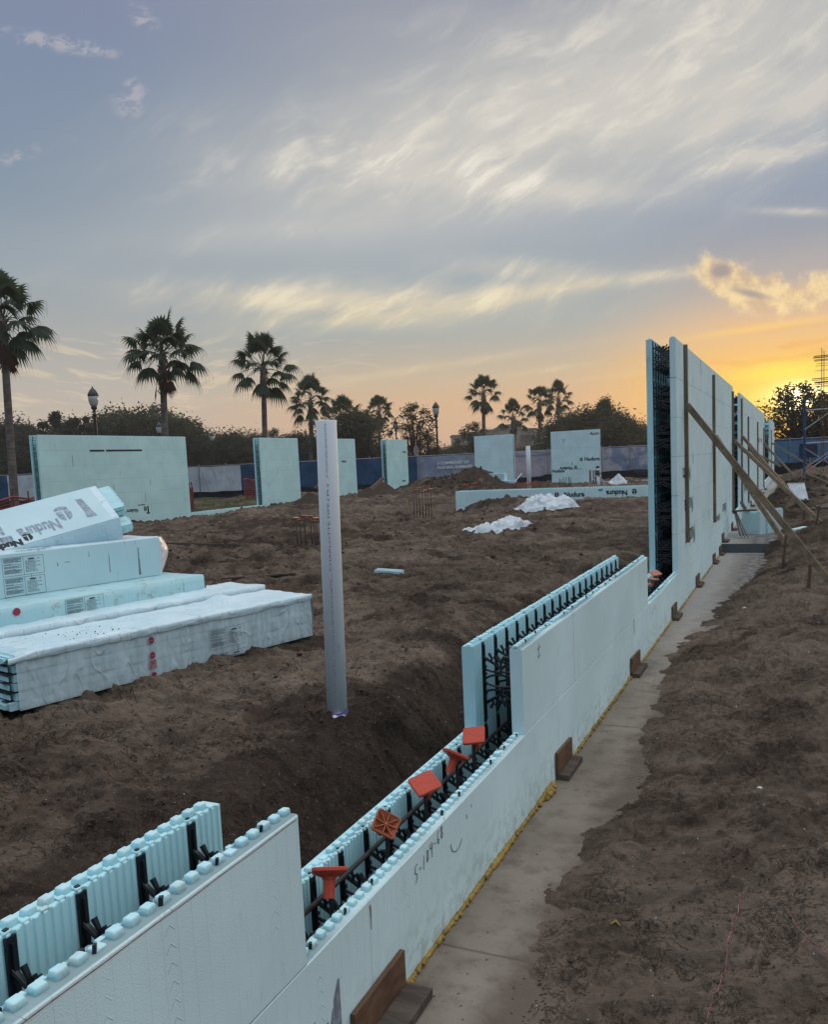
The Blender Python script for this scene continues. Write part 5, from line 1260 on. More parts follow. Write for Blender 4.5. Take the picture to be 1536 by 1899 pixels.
# clods and white crumbs over the dirt
def scatter():
    mb = MB(); rnd = random.Random(21); T, F2 = None, None
    bm = bmesh.new(); bmesh.ops.create_icosphere(bm, subdivisions=1, radius=1); V = [v.co.copy() for v in bm.verts]; F2 = [tuple(v.index for v in f.verts) for f in bm.faces]; bm.free()
    spots = []
    for _ in range(5200):
        x = .45+rnd.random()**1.3*1.6; y = 1.9+rnd.random()**1.6*9; spots.append((x, y, rnd.uniform(.0018, .0052)*(1+1.0*(rnd.random() > .96))))
    for _ in range(5200):
        x = -rnd.uniform(.6, 5.5); y = 2.2+rnd.random()**1.4*11; spots.append((x, y, rnd.uniform(.003, .010)*(1+1.6*(rnd.random() > .95))))
    for _ in range(1800): spots.append((rnd.gauss(-1.0, .25), rnd.uniform(2.2, 9), rnd.uniform(.003, .009)))
    for _ in range(500): spots.append((rnd.uniform(.05, .5), rnd.uniform(2.2, 9), rnd.uniform(.0015, .004)))
    for _ in range(1500): spots.append((rnd.uniform(-14, -2), rnd.uniform(11, 24), rnd.uniform(.012, .035)))
    for _ in range(900): spots.append((rnd.gauss(-14.2, 1.6), rnd.gauss(38, 1.2), rnd.uniform(.02, .07)))
    for _ in range(500): spots.append((rnd.gauss(1.45, .6), rnd.gauss(26, 1.2), rnd.uniform(.015, .05)))
    S = np.array(spots); keep = vn(S[:, 0]*1.1, S[:, 1]*1.1, 83)+.35*RNG.random(len(S)) > .02; S = S[keep]; Zs = np.maximum(ground(S[:, 0], S[:, 1]), np.where((S[:, 0] > -.0) & (S[:, 1] < 16), 0.0, -1))
    bad = (S[:, 0] > -.45) & (S[:, 0] < .04)
    for (x, y, s), z, b in zip(S, Zs, bad):
        if b: continue
        sx, sy, sz = s*rnd.uniform(.7, 1.5), s*rnd.uniform(.7, 1.4), s*rnd.uniform(.35, .75); a = rnd.random()*6.28; ca, sa = math.cos(a), math.sin(a)
        mb.add([(x+(v.x*ca-v.y*sa)*sx*(1+rnd.uniform(-.25, .25)), y+(v.x*sa+v.y*ca)*sy, z+v.z*sz+sz*.2) for v in V], F2)
    o = kind(link('dirt_clods', mb, M_CLOD), 'stuff'); tag(o, 'small dark clods of soil scattered all over the dirt', 'soil clods')
    mb = MB()
    for _ in range(330):
        if rnd.random() < .6: x = .42+rnd.random()*1.4; y = 1.9+rnd.random()**1.5*9
        else: x = -rnd.uniform(.6, 3.5); y = rnd.uniform(2.4, 8)
        s = rnd.uniform(.0012, .0032)*(1+(rnd.random() > .93)); z = gz(x, y)+s*.6
        mb.add([(x+v.x*s*rnd.uniform(.6, 1.5), y+v.y*s*rnd.uniform(.6, 1.5), z+v.z*s) for v in V], F2)
    o = kind(link('foam_crumbs', mb, M_CRUMB), 'stuff'); tag(o, 'tiny white foam crumbs sprinkled over the dirt', 'foam crumbs')
scatter()
# twigs and roots
# ------------------------------------------------------------------ perimeter fence
FL, FR = Vector((-43.71, 34.49)), Vector((4.675, 56.79)); FZ = .42
def FP(u): q = FL+(FR-FL)*((u+60)/1660); return Vector((q.x, q.y, 0))
FD = (FR-FL).normalized(); FN = Vector((FD.y, -FD.x))     # towards the camera
def fence_panel(name, u0, u1, m, z0, z1, parent, off=.04, seed=0, sag=.03):
    a, b = FP(u0), FP(u1); L = (b-a).length; n = max(4, int(L/.25)); k = 8; vs = []
    for i in range(n+1):
        c = a.lerp(b, i/n)
        for j in range(k+1):
            g = j/k; w = .05*float(vn(i*.45+seed, g*2.4+i*.16, 500+seed)); z = z0+(z1-z0)*g-(sag*abs(math.sin(i*.4))*(g > .9))
            vs.append((c.x+FN.x*(off+w), c.y+FN.y*(off+w), z))
    mb = MB(); mb.add(vs, [(i*(k+1)+j, (i+1)*(k+1)+j, (i+1)*(k+1)+j+1, i*(k+1)+j+1) for i in range(n) for j in range(k)]); return link(name, mb, m, parent, True)
fence = thing('screened_fence', 'long chain-link site fence hung with blue and pale printed screens', 'fence'); ZT = 2.24; ZB = .66
Z_T = lambda u: 1.9+ (858-(u-766)*.0464 - (880-.0415*u if u < 800 else 847-(u-800)*.0335))/1558*50
for i, (u0, u1, m, nm) in enumerate(((-400, 16, M_BLUE, 'blue_screen'), (16, 150, M_BANW, 'white_screen'), (150, 300, M_BLUE, 'blue_screen'), (300, 448, M_BANW, 'white_screen'), (448, 775, M_BLUE, 'blue_screen'), (775, 905, M_BAN, 'printed_banner'), (905, 1030, M_BANP, 'printed_banner'),
                                     (1030, 1113, M_BANP, 'printed_banner'), (1113, 1260, M_BANPH, 'printed_banner'), (1260, 2600, M_BLUE, 'blue_screen'))):
    fence_panel(nm, u0, u1, m, ZB-(.25 if m is M_BLUE else 0), ZT, fence, .04, i*7)
fence_panel('blue_banner', 1433, 1545, M_BLUEL, ZB-.05, ZT-.06, fence, .12, 77); fence_panel('dark_patch', 1481, 1514, M_BLUED, 1.15, 1.95, fence, .20, 78)
fence_panel('printed_banner', 912, 1030, M_BAN, 2.03, ZT+.02, fence, .13, 79)
fence_panel('printed_banner', 840, 905, M_BANP, ZB, 1.35, fence, .14, 80)
posts = MB(); 
for u in [x for x in range(-380, 2600, 89)]:
    c = FP(u); mb = MB(); mb.tube([(c.x, c.y, FZ-.3), (c.x, c.y, ZT+.10)], .03, 8); mb.lathe([(.035, ZT+.09), (.02, ZT+.14)], 8, (c.x, c.y, 0)); link('fence_post', mb, M_METAL, fence)
for u in (372, 779, 867, 1017, 1116, 1168, 1464, 638):
    c = FP(u); mb = MB(); mb.tube([(c.x+FN.x*.16, c.y+FN.y*.16, FZ-.3), (c.x+FN.x*.16, c.y+FN.y*.16, ZT+.12)], .035, 8); link('fence_post', mb, M_METAL, fence)
mb = MB(); a, b = FP(-400), FP(2600); mb.tube([(a.x, a.y, ZT+.03), (b.x, b.y, ZT+.03)], .022, 6); link('top_rail', mb, M_METAL, fence)
mb = MB(); a, b = FP(612), FP(638); mb.tube([(a.x+FN.x*.5, a.y+FN.y*.5, FZ+.3), (b.x+FN.x*.16, b.y+FN.y*.16, 1.9)], .02, 6); link('fence_stay', mb, M_METAL, fence)
def ftext(b, u, z, sz, m, sp=1.0, mir=False, bold=.012):
    c = FP(u); o = (c.x+FN.x*.21, c.y+FN.y*.21, z); d = (FD.x, FD.y, 0); return text(b, sz, m, fence, frame(o, [-q for q in d] if mir else d, (0, 0, 1)), 'banner_lettering', bold, spacing=sp)
ftext('A COMMUNITY OF', 812, 1.72, .22, M_BANW); ftext('NATURAL ELEMENTS', 812, 1.46, .22, M_BANW)
for u, s in zip((950, 958, 990, 999, 1008), ('N', 'O', 'E', 'R', 'S')): pass
ftext('NOLLIMISREI', 962, 1.64, .34, M_BAN, 1.15, False, .004)
ftext('+', 1003, 1.20, .5, M_BAN); ftext('LIVE', 1004, .70, .5, M_BAN); ftext('DELAND', 988, .66, .22, M_BAN)
silt = MB()
for u0, u1 in ((-400, 2600),):
    a, b = FP(u0), FP(u1); n = 420; vs = []
    for i in range(n+1):
        c = a.lerp(b, i/n); h = .34+.10*float(vn(i*.22, 1.1, 601)) + (.12 if u0+(u1-u0)*i/n > 1000 else 0)
        for j in range(4): w = .25+.18*float(vn(i*.3, j*.8, 602)); vs.append((c.x+FN.x*(w+.55), c.y+FN.y*(w+.55), FZ-.2+(h+.2)*j/3))
    silt.add(vs, [(i*4+j, (i+1)*4+j, (i+1)*4+j+1, i*4+j+1) for i in range(n) for j in range(3)])
tag(link('silt_fence', silt, M_SILT, None, True), 'low black silt fence fabric along the foot of the screened fence', 'silt fence')
# orange safety mesh fences
def mesh_fence(label, p0, p1, z0, h, nposts, cell=.10):
    t = thing('safety_mesh_fence', label, 'mesh fence'); p0, p1 = Vector(p0), Vector(p1); L = (p1-p0).length; d = (p1-p0)/L; mb = MB(); n = int(L/cell); k = int(h/cell)
    sag = lambda x, g: .06*math.sin(x*3.1)*g
    for i in range(n+1):
        q = p0+d*(i*cell); mb.tube([(q.x, q.y, z0), (q.x, q.y, z0+h+sag(i*cell, 1))], .011, 4, False)
    for j in range(k+1):
        mb.tube([(p0.x+d.x*L*i/8, p0.y+d.y*L*i/8, z0+h*j/k+sag(L*i/8, j/k)) for i in range(9)], .011 if j < k else .035, 4, False)
    link('orange_mesh', mb, M_NET, t)
    for i in range(nposts):
        q = p0+d*(L*(i+.5)/nposts); mb = MB(); mb.tube([(q.x, q.y, z0-.2), (q.x, q.y, z0+h+.22)], .028, 6); link('post', mb, M_RUST, t)
q0, q1 = at(-60, 925, 27), at(66, 922, 31); mesh_fence('sagging orange safety mesh at the left edge, before the palm trunk', (q0.x, q0.y), (q1.x, q1.y), .35, .95, 4)
q0, q1 = at(349, 915, 33), at(358, 914, 37); mesh_fence('bit of orange safety mesh at the right end of the big left panel', (q0.x, q0.y), (q1.x, q1.y), .35, .95, 2)
q0, q1 = at(452, 905, 44), at(474, 903, 46); mesh_fence('dark red safety mesh seen left of the narrow second panel', (q0.x, q0.y), (q1.x, q1.y), .35, 1.05, 2)
# grass tufts beyond the left wall
def grass():
    mb = MB(); rnd = random.Random(31); Q = []
    for _ in range(9000): q = at(rnd.uniform(340, 760), 915, rnd.uniform(33, 50)); Q.append((q.x, q.y))
    Q = np.array(Q); Zg = ground(Q[:, 0], Q[:, 1], False); K = (Q[:, 0] < -19.6) & (vn(Q[:, 0]*.5, Q[:, 1]*.5, 700)+.2*RNG.random(len(Q)) > .02)
    for (x, y), z, k in zip(Q, Zg, K):
        if not k: continue
        h = rnd.uniform(.05, .16); a = rnd.random()*6.28; dx, dy = math.cos(a)*.02, math.sin(a)*.02; l = rnd.uniform(-.05, .05)
        mb.add([(x-dx, y-dy, z-.02), (x+dx, y+dy, z-.02), (x+l, y+l, z+h)], [(0, 1, 2)])
    tag(kind(link('grass', mb, M_GRASS), 'stuff'), 'patchy green grass between the left wall and the fence', 'grass')
grass()
# small dirt heaps beyond the left wall openings, with a propped board
def heap(label, u, v, Z, r, h):
    q = at(u, v, Z); z = gz(q.x, q.y, False); mb = MB(); n, m = 12, 26; vs = []
    for i in range(n+1):
        for k in range(m):
            a = 2*math.pi*k/m; f = i/n; x, y = r*f*math.cos(a), r*f*math.sin(a); vs.append((q.x+x, q.y+y, z-.05+h*max(0, 1-f)**1.1*(1+.25*float(vn(x*2, y*2, 710)))+.06*float(vn(x*5, y*5, 711))))
    mb.add(vs, [(i*m+k, (i+1)*m+k, (i+1)*m+(k+1) % m, i*m+(k+1) % m) for i in range(n) for k in range(m)]); return tag(link('dirt_heap', mb, M_CLOD, None, True), label, 'dirt heap')
heap('small dark dirt heap seen just left of the white pipe', 574, 922, 35, 1.1, .62); heap('dirt heap with a propped board, between the third and fourth left panels', 702, 908, 40, 1.5, .8)
mb = MB(); mb.beam(at(688, 908, 38), at(711, 887, 38.5), .05, .16); tag(link('propped_board', mb, M_WOOD), 'pale board propped against the dirt heap between the left panels', 'board')
mb = MB(); mb.beam(at(584, 905, 36), at(592, 896, 36), .05, .12); tag(link('propped_board', mb, M_WOOD), 'short board end sticking up behind the white pipe', 'board')
# loose blocks and white rod by the far narrow panel
q = at(905, 885, 40); mb = MB(); mb.box((q.x-.3, q.y, q.z-.35), (q.x+.3, q.y+.5, q.z+.18)); mb.box((q.x+.02, q.y-.02, q.z-.1), (q.x+.12, q.y, q.z+.1)); tag(link('foam_form', mb, M_PACK), 'loose blue foam form beside the dirt heap, before the far narrow panel', 'foam form')
q = at(927, 884, 40); mb = MB(); mb.box((q.x-.2, q.y, q.z-.25), (q.x+.22, q.y+.5, q.z+.15)); mb.box((q.x-.25, q.y-.05, q.z-.3), (q.x+.7, q.y+.5, q.z-.2)); tag(link('foam_form', mb, M_PACK), 'smaller white foam form with a flat tail beside the loose blue one', 'foam form')
mb = MB(); mb.tube([at(955, 893, 40), at(969, 877.5, 40)], .035, 6); tag(link('white_rod', mb, M_PVC), 'white rod leaning between the far narrow panel and the second pipe', 'rod')
# survey tripod
t = thing('survey_tripod', 'surveying instrument on a tripod before the far lettered panel', 'tripod'); q = at(1110, 905, 36.5); z0 = gz(q.x, q.y, False); zt = at(1109, 880, 36.5).z
for dx, dy in ((-.38, -.2), (.34, -.15), (.02, .4)):
    mb = MB(); mb.tube([(q.x+dx, q.y+dy, z0), (q.x+dx*.1, q.y+dy*.1, zt)], .03, 6); link('leg', mb, M_METAL, t)
mb = MB(); mb.lathe([(.10, 0), (.12, .04), (.12, .08), (.07, .10), (.08, .16), (.08, .34), (.05, .38)], 12, (q.x, q.y, zt)); link('instrument', mb, M_DMET, t, True)
mb = MB(); mb.lathe([(.085, .16), (.09, .20), (.085, .26)], 12, (q.x, q.y, zt)); link('battery_case', mb, M_SHEET, t, True)
mb = MB(); mb.lathe([(.07, -.75), (.07, -.10)], 10, (q.x+.03, q.y-.02, zt)); link('centre_column', mb, M_SHEET, t, True)
# ------------------------------------------------------------------ scaffold and rebar cage at the right edge
t = thing('blue_scaffold', 'blue scaffold frame with galvanised cross braces at the right edge', 'scaffold'); Zs = 40
def post(u, zt_v, Z):
    b = at(u, 884, Z); tp = at(u-.8, zt_v, Z); mb = MB(); mb.tube([(b.x, b.y, FZ-.1), (b.x, b.y, tp.z)], .055, 10); mb.lathe([(.075, 0), (.075, .12)], 10, (b.x, b.y, tp.z-1.05)); 
    for k in range(5): mb.lathe([(.062, 0), (.07, .03), (.062, .06)], 10, (b.x, b.y, .9+k*.62))
    link('post', mb, M_SCAF, t); return b
pA = post(1493, 738, 38); pB = post(1585, 738, 38)
za, zb = at(1493, 762, 38).z, at(1493, 823, 38).z
for z in (za, zb): mb = MB(); mb.tube([(pA.x, pA.y, z), (pB.x, pB.y, z+.05)], .042, 8); link('rail', mb, M_METAL, t)
for a, b in (((pA, at(1497, 797, 38).z), (pB, at(1540, 772, 38).z+.9)), ((pA, at(1497, 831, 38).z), (pB, at(1536, 850, 38).z-1.0)), ((pA, at(1497, 876, 38).z), (pB, at(1536, 852, 38).z+.9)), ((pA, at(1497, 872, 38).z+.08), (pB, at(1536, 850, 38).z+1.0))):
    mb = MB(); mb.tube([(a[0].x, a[0].y-.05, a[1]), (b[0].x, b[0].y-.05, b[1])], .025, 6); link('cross_brace', mb, M_METAL, t)
t = thing('rebar_cage', 'tall thin rust-red rebar cage for a column at the right edge', 'rebar cage'); 
for i, (u, vt) in enumerate(((1524, 648), (1526, 652))):
    b = at(u, 884, 36); tp = at(u, vt, 36); mb = MB(); mb.tube([(b.x+i*.05, b.y+i*.25, .2), (b.x+i*.05, b.y+i*.25, tp.z)], .013, 5); link('bar', mb, M_RUST, t)
for v, u0, w in ((661, 1511, .022), (664, 1509, .024), (668, 1511, .018), (670, 1512, .014), (675, 1515, .010), (679, 1514, .010), (688, 1513, .010), (703, 1507, .020), (706, 1507, .014), (710, 1512, .035), (714, 1508, .014), (717, 1512, .014), (719, 1515, .010)):
    a = at(u0, v, 36); b = at(1575, v-6, 36); mb = MB(); mb.tube([a, b], w, 5); link('hoop', mb, M_RUST, t)
q = at(1503, 862, 36); mb = MB(); mb.tube([(q.x, q.y, .3), (q.x, q.y, q.z+.32)], .02, 6); mb.add([(q.x-.05, q.y, q.z-.2), (q.x+.07, q.y, q.z-.15), (q.x+.02, q.y, q.z+.25), (q.x-.04, q.y, q.z+.05)], [(0, 1, 2, 3)]); tag(link('marker_flag', mb, M_ORANGE3), 'small orange marker flag by the blue scaffold post', 'flag')
# ------------------------------------------------------------------ lamp posts, signs, pole
def lamp(label, u, v, Z, glass=True):
    top = at(u, v, Z); t = thing('street_lamp', label, 'street lamp', 'acorn street lamps along the road', (top.x, top.y, 0)); H = top.z
    mb = MB(); mb.lathe([(.16, .2), (.16, .6), (.10, .75), (.075, 1.2), (.062, H-1.35), (.062, H-1.30), (.10, H-1.27), (.10, H-1.22), (.06, H-1.2), (.06, H-1.05), (.12, H-1.0), (.14, H-.92), (.10, H-.88)], 12); link('post', mb, M_DMET, t, True)
    mb = MB(); mb.lathe([(.12, H-.88), (.17, H-.80), (.215, H-.62), (.22, H-.50), (.21, H-.42)], 16); link('globe', mb, M_GLASS, t, True)
    mb = MB(); mb.lathe([(.235, H-.43), (.235, H-.39), (.20, H-.30), (.11, H-.15), (.045, H-.10), (.03, H-.04), (.012, H)], 14); link('lamp_cap', mb, M_DMET, t, True); return t
lamp('acorn street lamp rising behind the big left foam panel', 170.5, 716, 37); lamp('acorn street lamp standing alone against the sky, right of centre', 808, 744, 54)
lamp('small far acorn street lamp right of the big left panel', 392.5, 800, 80); lamp('far acorn street lamp beside the second palm trunk', 293.5, 781, 62)
lamp('far acorn street lamp between the thin palm and the bare tree', 733.5, 778, 75); lamp('far acorn street lamp in front of the distant building', 1016, 788, 100)
top = at(630, 733, 95); t = thing('tall_pole', 'thin tall pale pole with a small box head, behind the white pipe', 'light pole', None, (top.x, top.y, 0)); mb = MB(); mb.lathe([(.12, 0), (.07, top.z-.5)], 8); link('pole', mb, M_METAL, t); mb = MB(); mb.lathe([(.12, top.z-.5), (.2, top.z-.4), (.2, top.z-.1), (.1, top.z)], 8); link('head', mb, M_METAL, t)
def sign(label, u, v, Z, rx, rz, m, m2, n=24):
    c = at(u, v, Z); t = thing('road_sign', label, 'road sign', None, (c.x, c.y, 0)); mb = MB(); mb.tube([(0, .03, 0), (0, .03, c.z+rz)], .03, 6); link('post', mb, M_DMET, t)
    mb = MB(); vs = [(rx*math.cos(2*math.pi*(k+.5)/n), dy, c.z+rz*math.sin(2*math.pi*(k+.5)/n)) for dy in (0, -.02) for k in range(n)]
    mb.add(vs, [tuple(range(n)), tuple(range(2*n-1, n-1, -1))]+[(k, (k+1) % n, n+(k+1) % n, n+k) for k in range(n)]); link('plate', mb, m, t)
    if m2: mb = MB(); mb.box((-rx*.4, -.03, c.z-rz*1.5), (rx*.4, -.005, c.z-rz*1.12)); link('small_plate', mb, m2, t)
    t.rotation_euler = (0, 0, -YAW*-1*0+math.atan2(-c.x+CAM.x, c.y-CAM.y)*1.0)
sign('dark eight-sided road sign seen from behind, left of the white pipe', 563, 851, 60, .38, .42, M_DMET, None, 8)
sign('oval pinkish road sign with a small plate below, under the bare tree', 772, 836, 60, .20, .40, M_SIGN, M_SIGN)
# ------------------------------------------------------------------ far building
def building():
    t = thing('far_building', 'long low pale building with stepped parapets on the horizon', 'building'); base = at(938, 850, 300)
    def blk(nm, u0, u1, vt, Z, dep=8, m=M_STUCCO):
        a, b = at(u0, vt, Z), at(u1, vt, Z); d = Vector((b.x-a.x, b.y-a.y, 0)); L = d.length; d /= L; n = Vector((-d.y, d.x, 0)); c = (a+b)/2; zt = c.z
        mb = MB(); mb.obox((c.x+n.x*dep, c.y+n.y*dep, zt/2), d*(L/2), n*dep, Vector((0, 0, zt/2))); link(nm, mb, m, t)
        mb = MB(); mb.obox((c.x+n.x*(dep-.4), c.y+n.y*(dep-.4), zt+.25), d*(L/2+.4), n*(dep+.3), Vector((0, 0, .3))); link('cornice', mb, M_STUCCOD, t)
        return c, d, n
    for a in ((840, 862, 809, 304), (862, 905, 804, 302), (905, 925, 799, 300), (925, 945, 794, 299), (945, 965, 789, 298), (965, 993, 797, 297), (993, 1012, 801, 296), (1012, 1034, 793, 295), (1034, 1090, 799, 296)): blk('wing', *a)
    c, d, n = blk('wing', 958, 968, 786, 297, 3)
    for u in (870, 880, 890, 910, 930, 950, 972, 984, 1002, 1022):
        p = at(u, 812, 293); mb = MB(); mb.obox((p.x, p.y, p.z), d*.9, n*3.5, Vector((0, 0, 1.1))); link('window', mb, M_DMET, t)
building()
# ------------------------------------------------------------------ palms
def fan_leaf(mb, o, d, up, size, droop, rnd, nseg=18, dead=False):
    """o hub, d direction of the petiole; fan of folded blades"""
    d = d.normalized(); side = d.cross(up).normalized(); up = side.cross(d)
    pet = size*.80; tip = o+d*pet+Vector((0, 0, -.12*pet*droop))
    mb.tube([o, o+d*pet*.5+up*.02, tip], [.022, .018, .012], 4, False)
    R_ = size*(.52 if not dead else .62)
    for k in range(nseg):
        a = (k/(nseg-1)-.5)*math.radians(230 if not dead else 62)
        dd = (d*math.cos(a)+side*math.sin(a)).normalized(); L = R_*(1-.28*abs(a)/2.0)*rnd.uniform(.9, 1.08); w = .035*size*(1+.3*rnd.random())
        wd = dd.cross(up).normalized()*w; pts = []
        for j, f in enumerate((0, .35, .68, .86, 1.0)):
            sag = droop*(f**2.0)*L*.55*(1+.4*abs(a)); fall = Vector((0, 0, -sag)); c = tip+dd*L*f*(1-.12*droop*f)+fall
            ww = (.55, 1.0, .75, .30, .04)[j]; pts.append((c-wd*ww+up*.012*(j in (1, 2)), c+wd*ww+up*.012*(j in (1, 2))))
        vs = [p for q in pts for p in q]; mb.add(vs, [(2*i, 2*i+1, 2*i+3, 2*i+2) for i in range(4)])
        if rnd.random() < .75: e = pts[-1][0]; mb.add([e, e+Vector((.012, 0, 0)), e+Vector((rnd.uniform(-.03, .03), 0, -.20*size*rnd.uniform(.4, 1.2)))], [(0, 1, 2)])
def palm(label, u, vbase, vcrown, Z, cr, trunk_r, lean=0.0, seed=0, n=26, dead=9, side_dead=None, bottom=.4):
    rnd = random.Random(seed); hub = at(u, vcrown, Z); base = at(u, vbase, Z); bx, by = base.x, base.y
    # the trunk goes straight down from the point where it is seen
    t = thing('palm_tree', label, 'palm tree', 'fan palms beyond the site fence', (bx, by, 0)); H = hub.z; lx, ly = hub.x-bx, hub.y-by
    mb = MB(); pts, rs = [], []; N = 26
    for i in range(N+1):
        f = i/N; z = bottom-.5+(H-bottom+.5)*f; f2 = f**1.3
        pts.append((lx*f2, ly*f2, z)); r = trunk_r*(1.25 if f < .06 else 1.0)*(1-.22*f); 
        if z > H-2.0: r *= 1.12+.15*(i % 2)
        rs.append(r)
    mb.tube(pts, rs, 12); link('trunk', mb, M_PTRUNK, t, True)
    bt = MB()      # old leaf bases round the upper trunk
    for k in range(46):
        z = H-rnd.uniform(.1, 2.3 if dead > 5 else 1.4); a = rnd.random()*6.28; f = ((z-bottom)/(H-bottom))**1.3; c = Vector((lx*f, ly*f, z)); o = Vector((math.cos(a), math.sin(a), 0)); bt.beam(c+o*trunk_r*.8, c+o*(trunk_r*1.25+.06)+Vector((0, 0, .20)), .07, .03)
    link('leaf_bases', bt, M_PDEAD, t)
    mb = MB(); h = Vector((lx, ly, H))
    for k in range(n):
        a = k*2.39996+rnd.uniform(-.25, .25); e = math.radians(86-(k/(n-1))**1.15*122+rnd.uniform(-8, 8)); d = Vector((math.cos(a)*math.cos(e), math.sin(a)*math.cos(e), math.sin(e)))
        fan_leaf(mb, h+Vector((0, 0, rnd.uniform(-.25, .15))), d, Vector((0, 0, 1)) if abs(e) < 1.3 else Vector((math.cos(a+3.14), math.sin(a+3.14), .2)), cr*rnd.uniform(.85, 1.1), .35+.75*max(0, (1-e/1.4))*.8, rnd)
    link('crown', mb, M_PALM, t)
    if dead:
        mb = MB()
        for k in range(dead):
            a = rnd.random()*6.28 if side_dead is None else side_dead+rnd.uniform(-.9, .9); e = math.radians(rnd.uniform(-89, -78)); d = Vector((math.cos(a)*math.cos(e), math.sin(a)*math.cos(e), math.sin(e)))
            fan_leaf(mb, h+Vector((math.cos(a)*trunk_r, math.sin(a)*trunk_r, -rnd.uniform(.3, .8))), d, Vector((math.cos(a), math.sin(a), .1)), cr*.62*rnd.uniform(.6, 1.15), .25, rnd, 9, True)
        link('dead_fronds', mb, M_PDEAD, t)
    return t
palm('tallest looking fan palm, cut by the left edge of the photo', 4, 700, 590, 41, 2.1, .21, seed=1, n=36, dead=12)
palm('big fan palm above the right part of the big left panel', 301, 811, 654, 46, 1.98, .21, seed=12, n=38, dead=12)
palm('fan palm above the narrow second panel, with an orange-brown skirt', 488, 811, 680, 55, 1.95, .20, seed=23, n=33, dead=8)
palm('fan palm in front of dense shrubs, left of the white pipe', 576, 830, 742, 88, 2.3, .28, seed=34, n=32, dead=3)
palm('dark fan palm crown rising from a round tree, right of the white pipe', 637, 840, 778, 95, 2.6, .28, seed=45, n=24, dead=0)
palm('slim fan palm standing clear above the gap between the left panels', 703, 850, 762, 108, 1.9, .22, seed=56, n=34, dead=12)
palm('fan palm left of the distant building, tallest of the right-hand group', 897, 830, 730, 103, 2.1, .26, seed=67, n=34, dead=9)
palm('low fan palm in front of the distant building roofs', 952, 830, 772, 113, 2.1, .30, seed=78, n=22, dead=5)
palm('fan palm, left of the close pair above the far lettered panel', 1001, 830, 745, 108, 2.1, .26, seed=89, n=26, dead=7)
palm('fan palm, right of the close pair, rising from the dark bushy tree', 1036, 830, 738, 118, 2.1, .28, seed=90, n=26, dead=6)
# ------------------------------------------------------------------ broadleaf trees
HT = {}
def tree_meshes(seed, W_, H_, trunk_h, nleaf, lsz, nclump=26, open_=0.0, low=0.0, trunk_r=.18):
    rnd = random.Random(seed); tk = MB(); lf_ = MB()
    tk.tube([(0, 0, -.5), (.05, 0, trunk_h*.6), (0, .05, trunk_h)], [trunk_r*1.3, trunk_r, trunk_r*.85], 8)
    clumps = []
    for k in range(nclump):
        a = rnd.random()*6.28; rr = math.sqrt(rnd.random()); zf = rnd.random()
        prof = math.sin(math.pi*min(1, (zf*.86+.14)))**.6
        x, y = math.cos(a)*rr*W_/2*prof*.85, math.sin(a)*rr*W_/2*prof*.85; z = low+trunk_h*.75+(H_-trunk_h*.75-low)*zf*.92
        clumps.append((Vector((x, y, z)), rnd.uniform(.55, 1.15)))
        st = Vector((0, 0, trunk_h*rnd.uniform(.55, 1))); mid = st.lerp(clumps[-1][0], .5)+Vector((rnd.uniform(-.2, .2), rnd.uniform(-.2, .2), rnd.uniform(0, .3)*W_*.1))
        tk.tube([st, mid, clumps[-1][0]], [trunk_r*.42, trunk_r*.25, trunk_r*.08], 5, False)
    R0 = W_/2*(.30-.10*open_)
    for k in range(nleaf):
        c, s = clumps[rnd.randrange(nclump)]; v = Vector((rnd.gauss(0, 1), rnd.gauss(0, 1), rnd.gauss(0, .75))); v = v/max(v.length, .01)*((rnd.random()**.45) if rnd.random() > .16 else rnd.uniform(.9, 1.35))*R0*s*rnd.uniform(.8, 1.35)
        p = c+v; a = Vector((rnd.gauss(0, 1), rnd.gauss(0, 1), rnd.gauss(0, .6))).normalized(); b = a.cross(Vector((rnd.gauss(0, 1), rnd.gauss(0, 1), rnd.gauss(0, 1)))).normalized(); q = lsz*rnd.uniform(.6, 1.4)
        lf_.add([p-a*q*.5, p+b*q*.26, p+a*q*.55, p-b*q*.26], [(0, 1, 2, 3)])
    a = tk.mesh('trunk'); a.materials.append(M_BARK); b = lf_.mesh('crown'); b.materials.append(M_LEAF); HT[b.name] = sorted(v[2] for v in lf_.v)[int(len(lf_.v)*.985)]; return a, b
KIND = {'round': tree_meshes(101, 7.0, 7.0, 2.2, 15000, .26, 44), 'tall': tree_meshes(102, 6.2, 9.5, 3.4, 14000, .27, 40), 'wide': tree_meshes(103, 9.5, 6.6, 1.8, 16000, .27, 52),
        'airy': tree_meshes(104, 6.6, 8.2, 2.6, 3400, .24, 70, 1.4, trunk_r=.16), 'shrub': tree_meshes(105, 6, 4.2, .8, 8000, .30, 26), 'pine': tree_meshes(106, 5.0, 10.5, 4.8, 7500, .34, 22, .5, trunk_r=.2)}
def tree(k, label, u, vtop, Z, yaw=0, wscale=1.0, group='trees beyond the fence', leafm=None):
    top = at(u, vtop, Z); a, b = KIND[k]; H0 = HT[b.name]
    s = (top.z-.3)/H0; t = thing('tree', label, 'tree', group, (top.x, top.y, .3), yaw); t.scale = (s*wscale, s*wscale, s)
    o = bpy.data.objects.new('trunk', a); COL.objects.link(o); o.parent = t; o = bpy.data.objects.new('crown', b); COL.objects.link(o); o.parent = t
    return t
rnd = random.Random(77)
LT = [(-70, 780, 'round'), (-25, 776, 'pine'), (18, 786, 'round'), (52, 794, 'tall'), (98, 768, 'pine'), (122, 786, 'round'), (150, 776, 'pine'), (186, 782, 'pine'), (212, 768, 'round'), (236, 776, 'pine'), (262, 768, 'round'), (288, 756, 'airy'), (322, 778, 'round'), (345, 796, 'wide'), (364, 816, 'shrub'), (385, 822, 'round')]
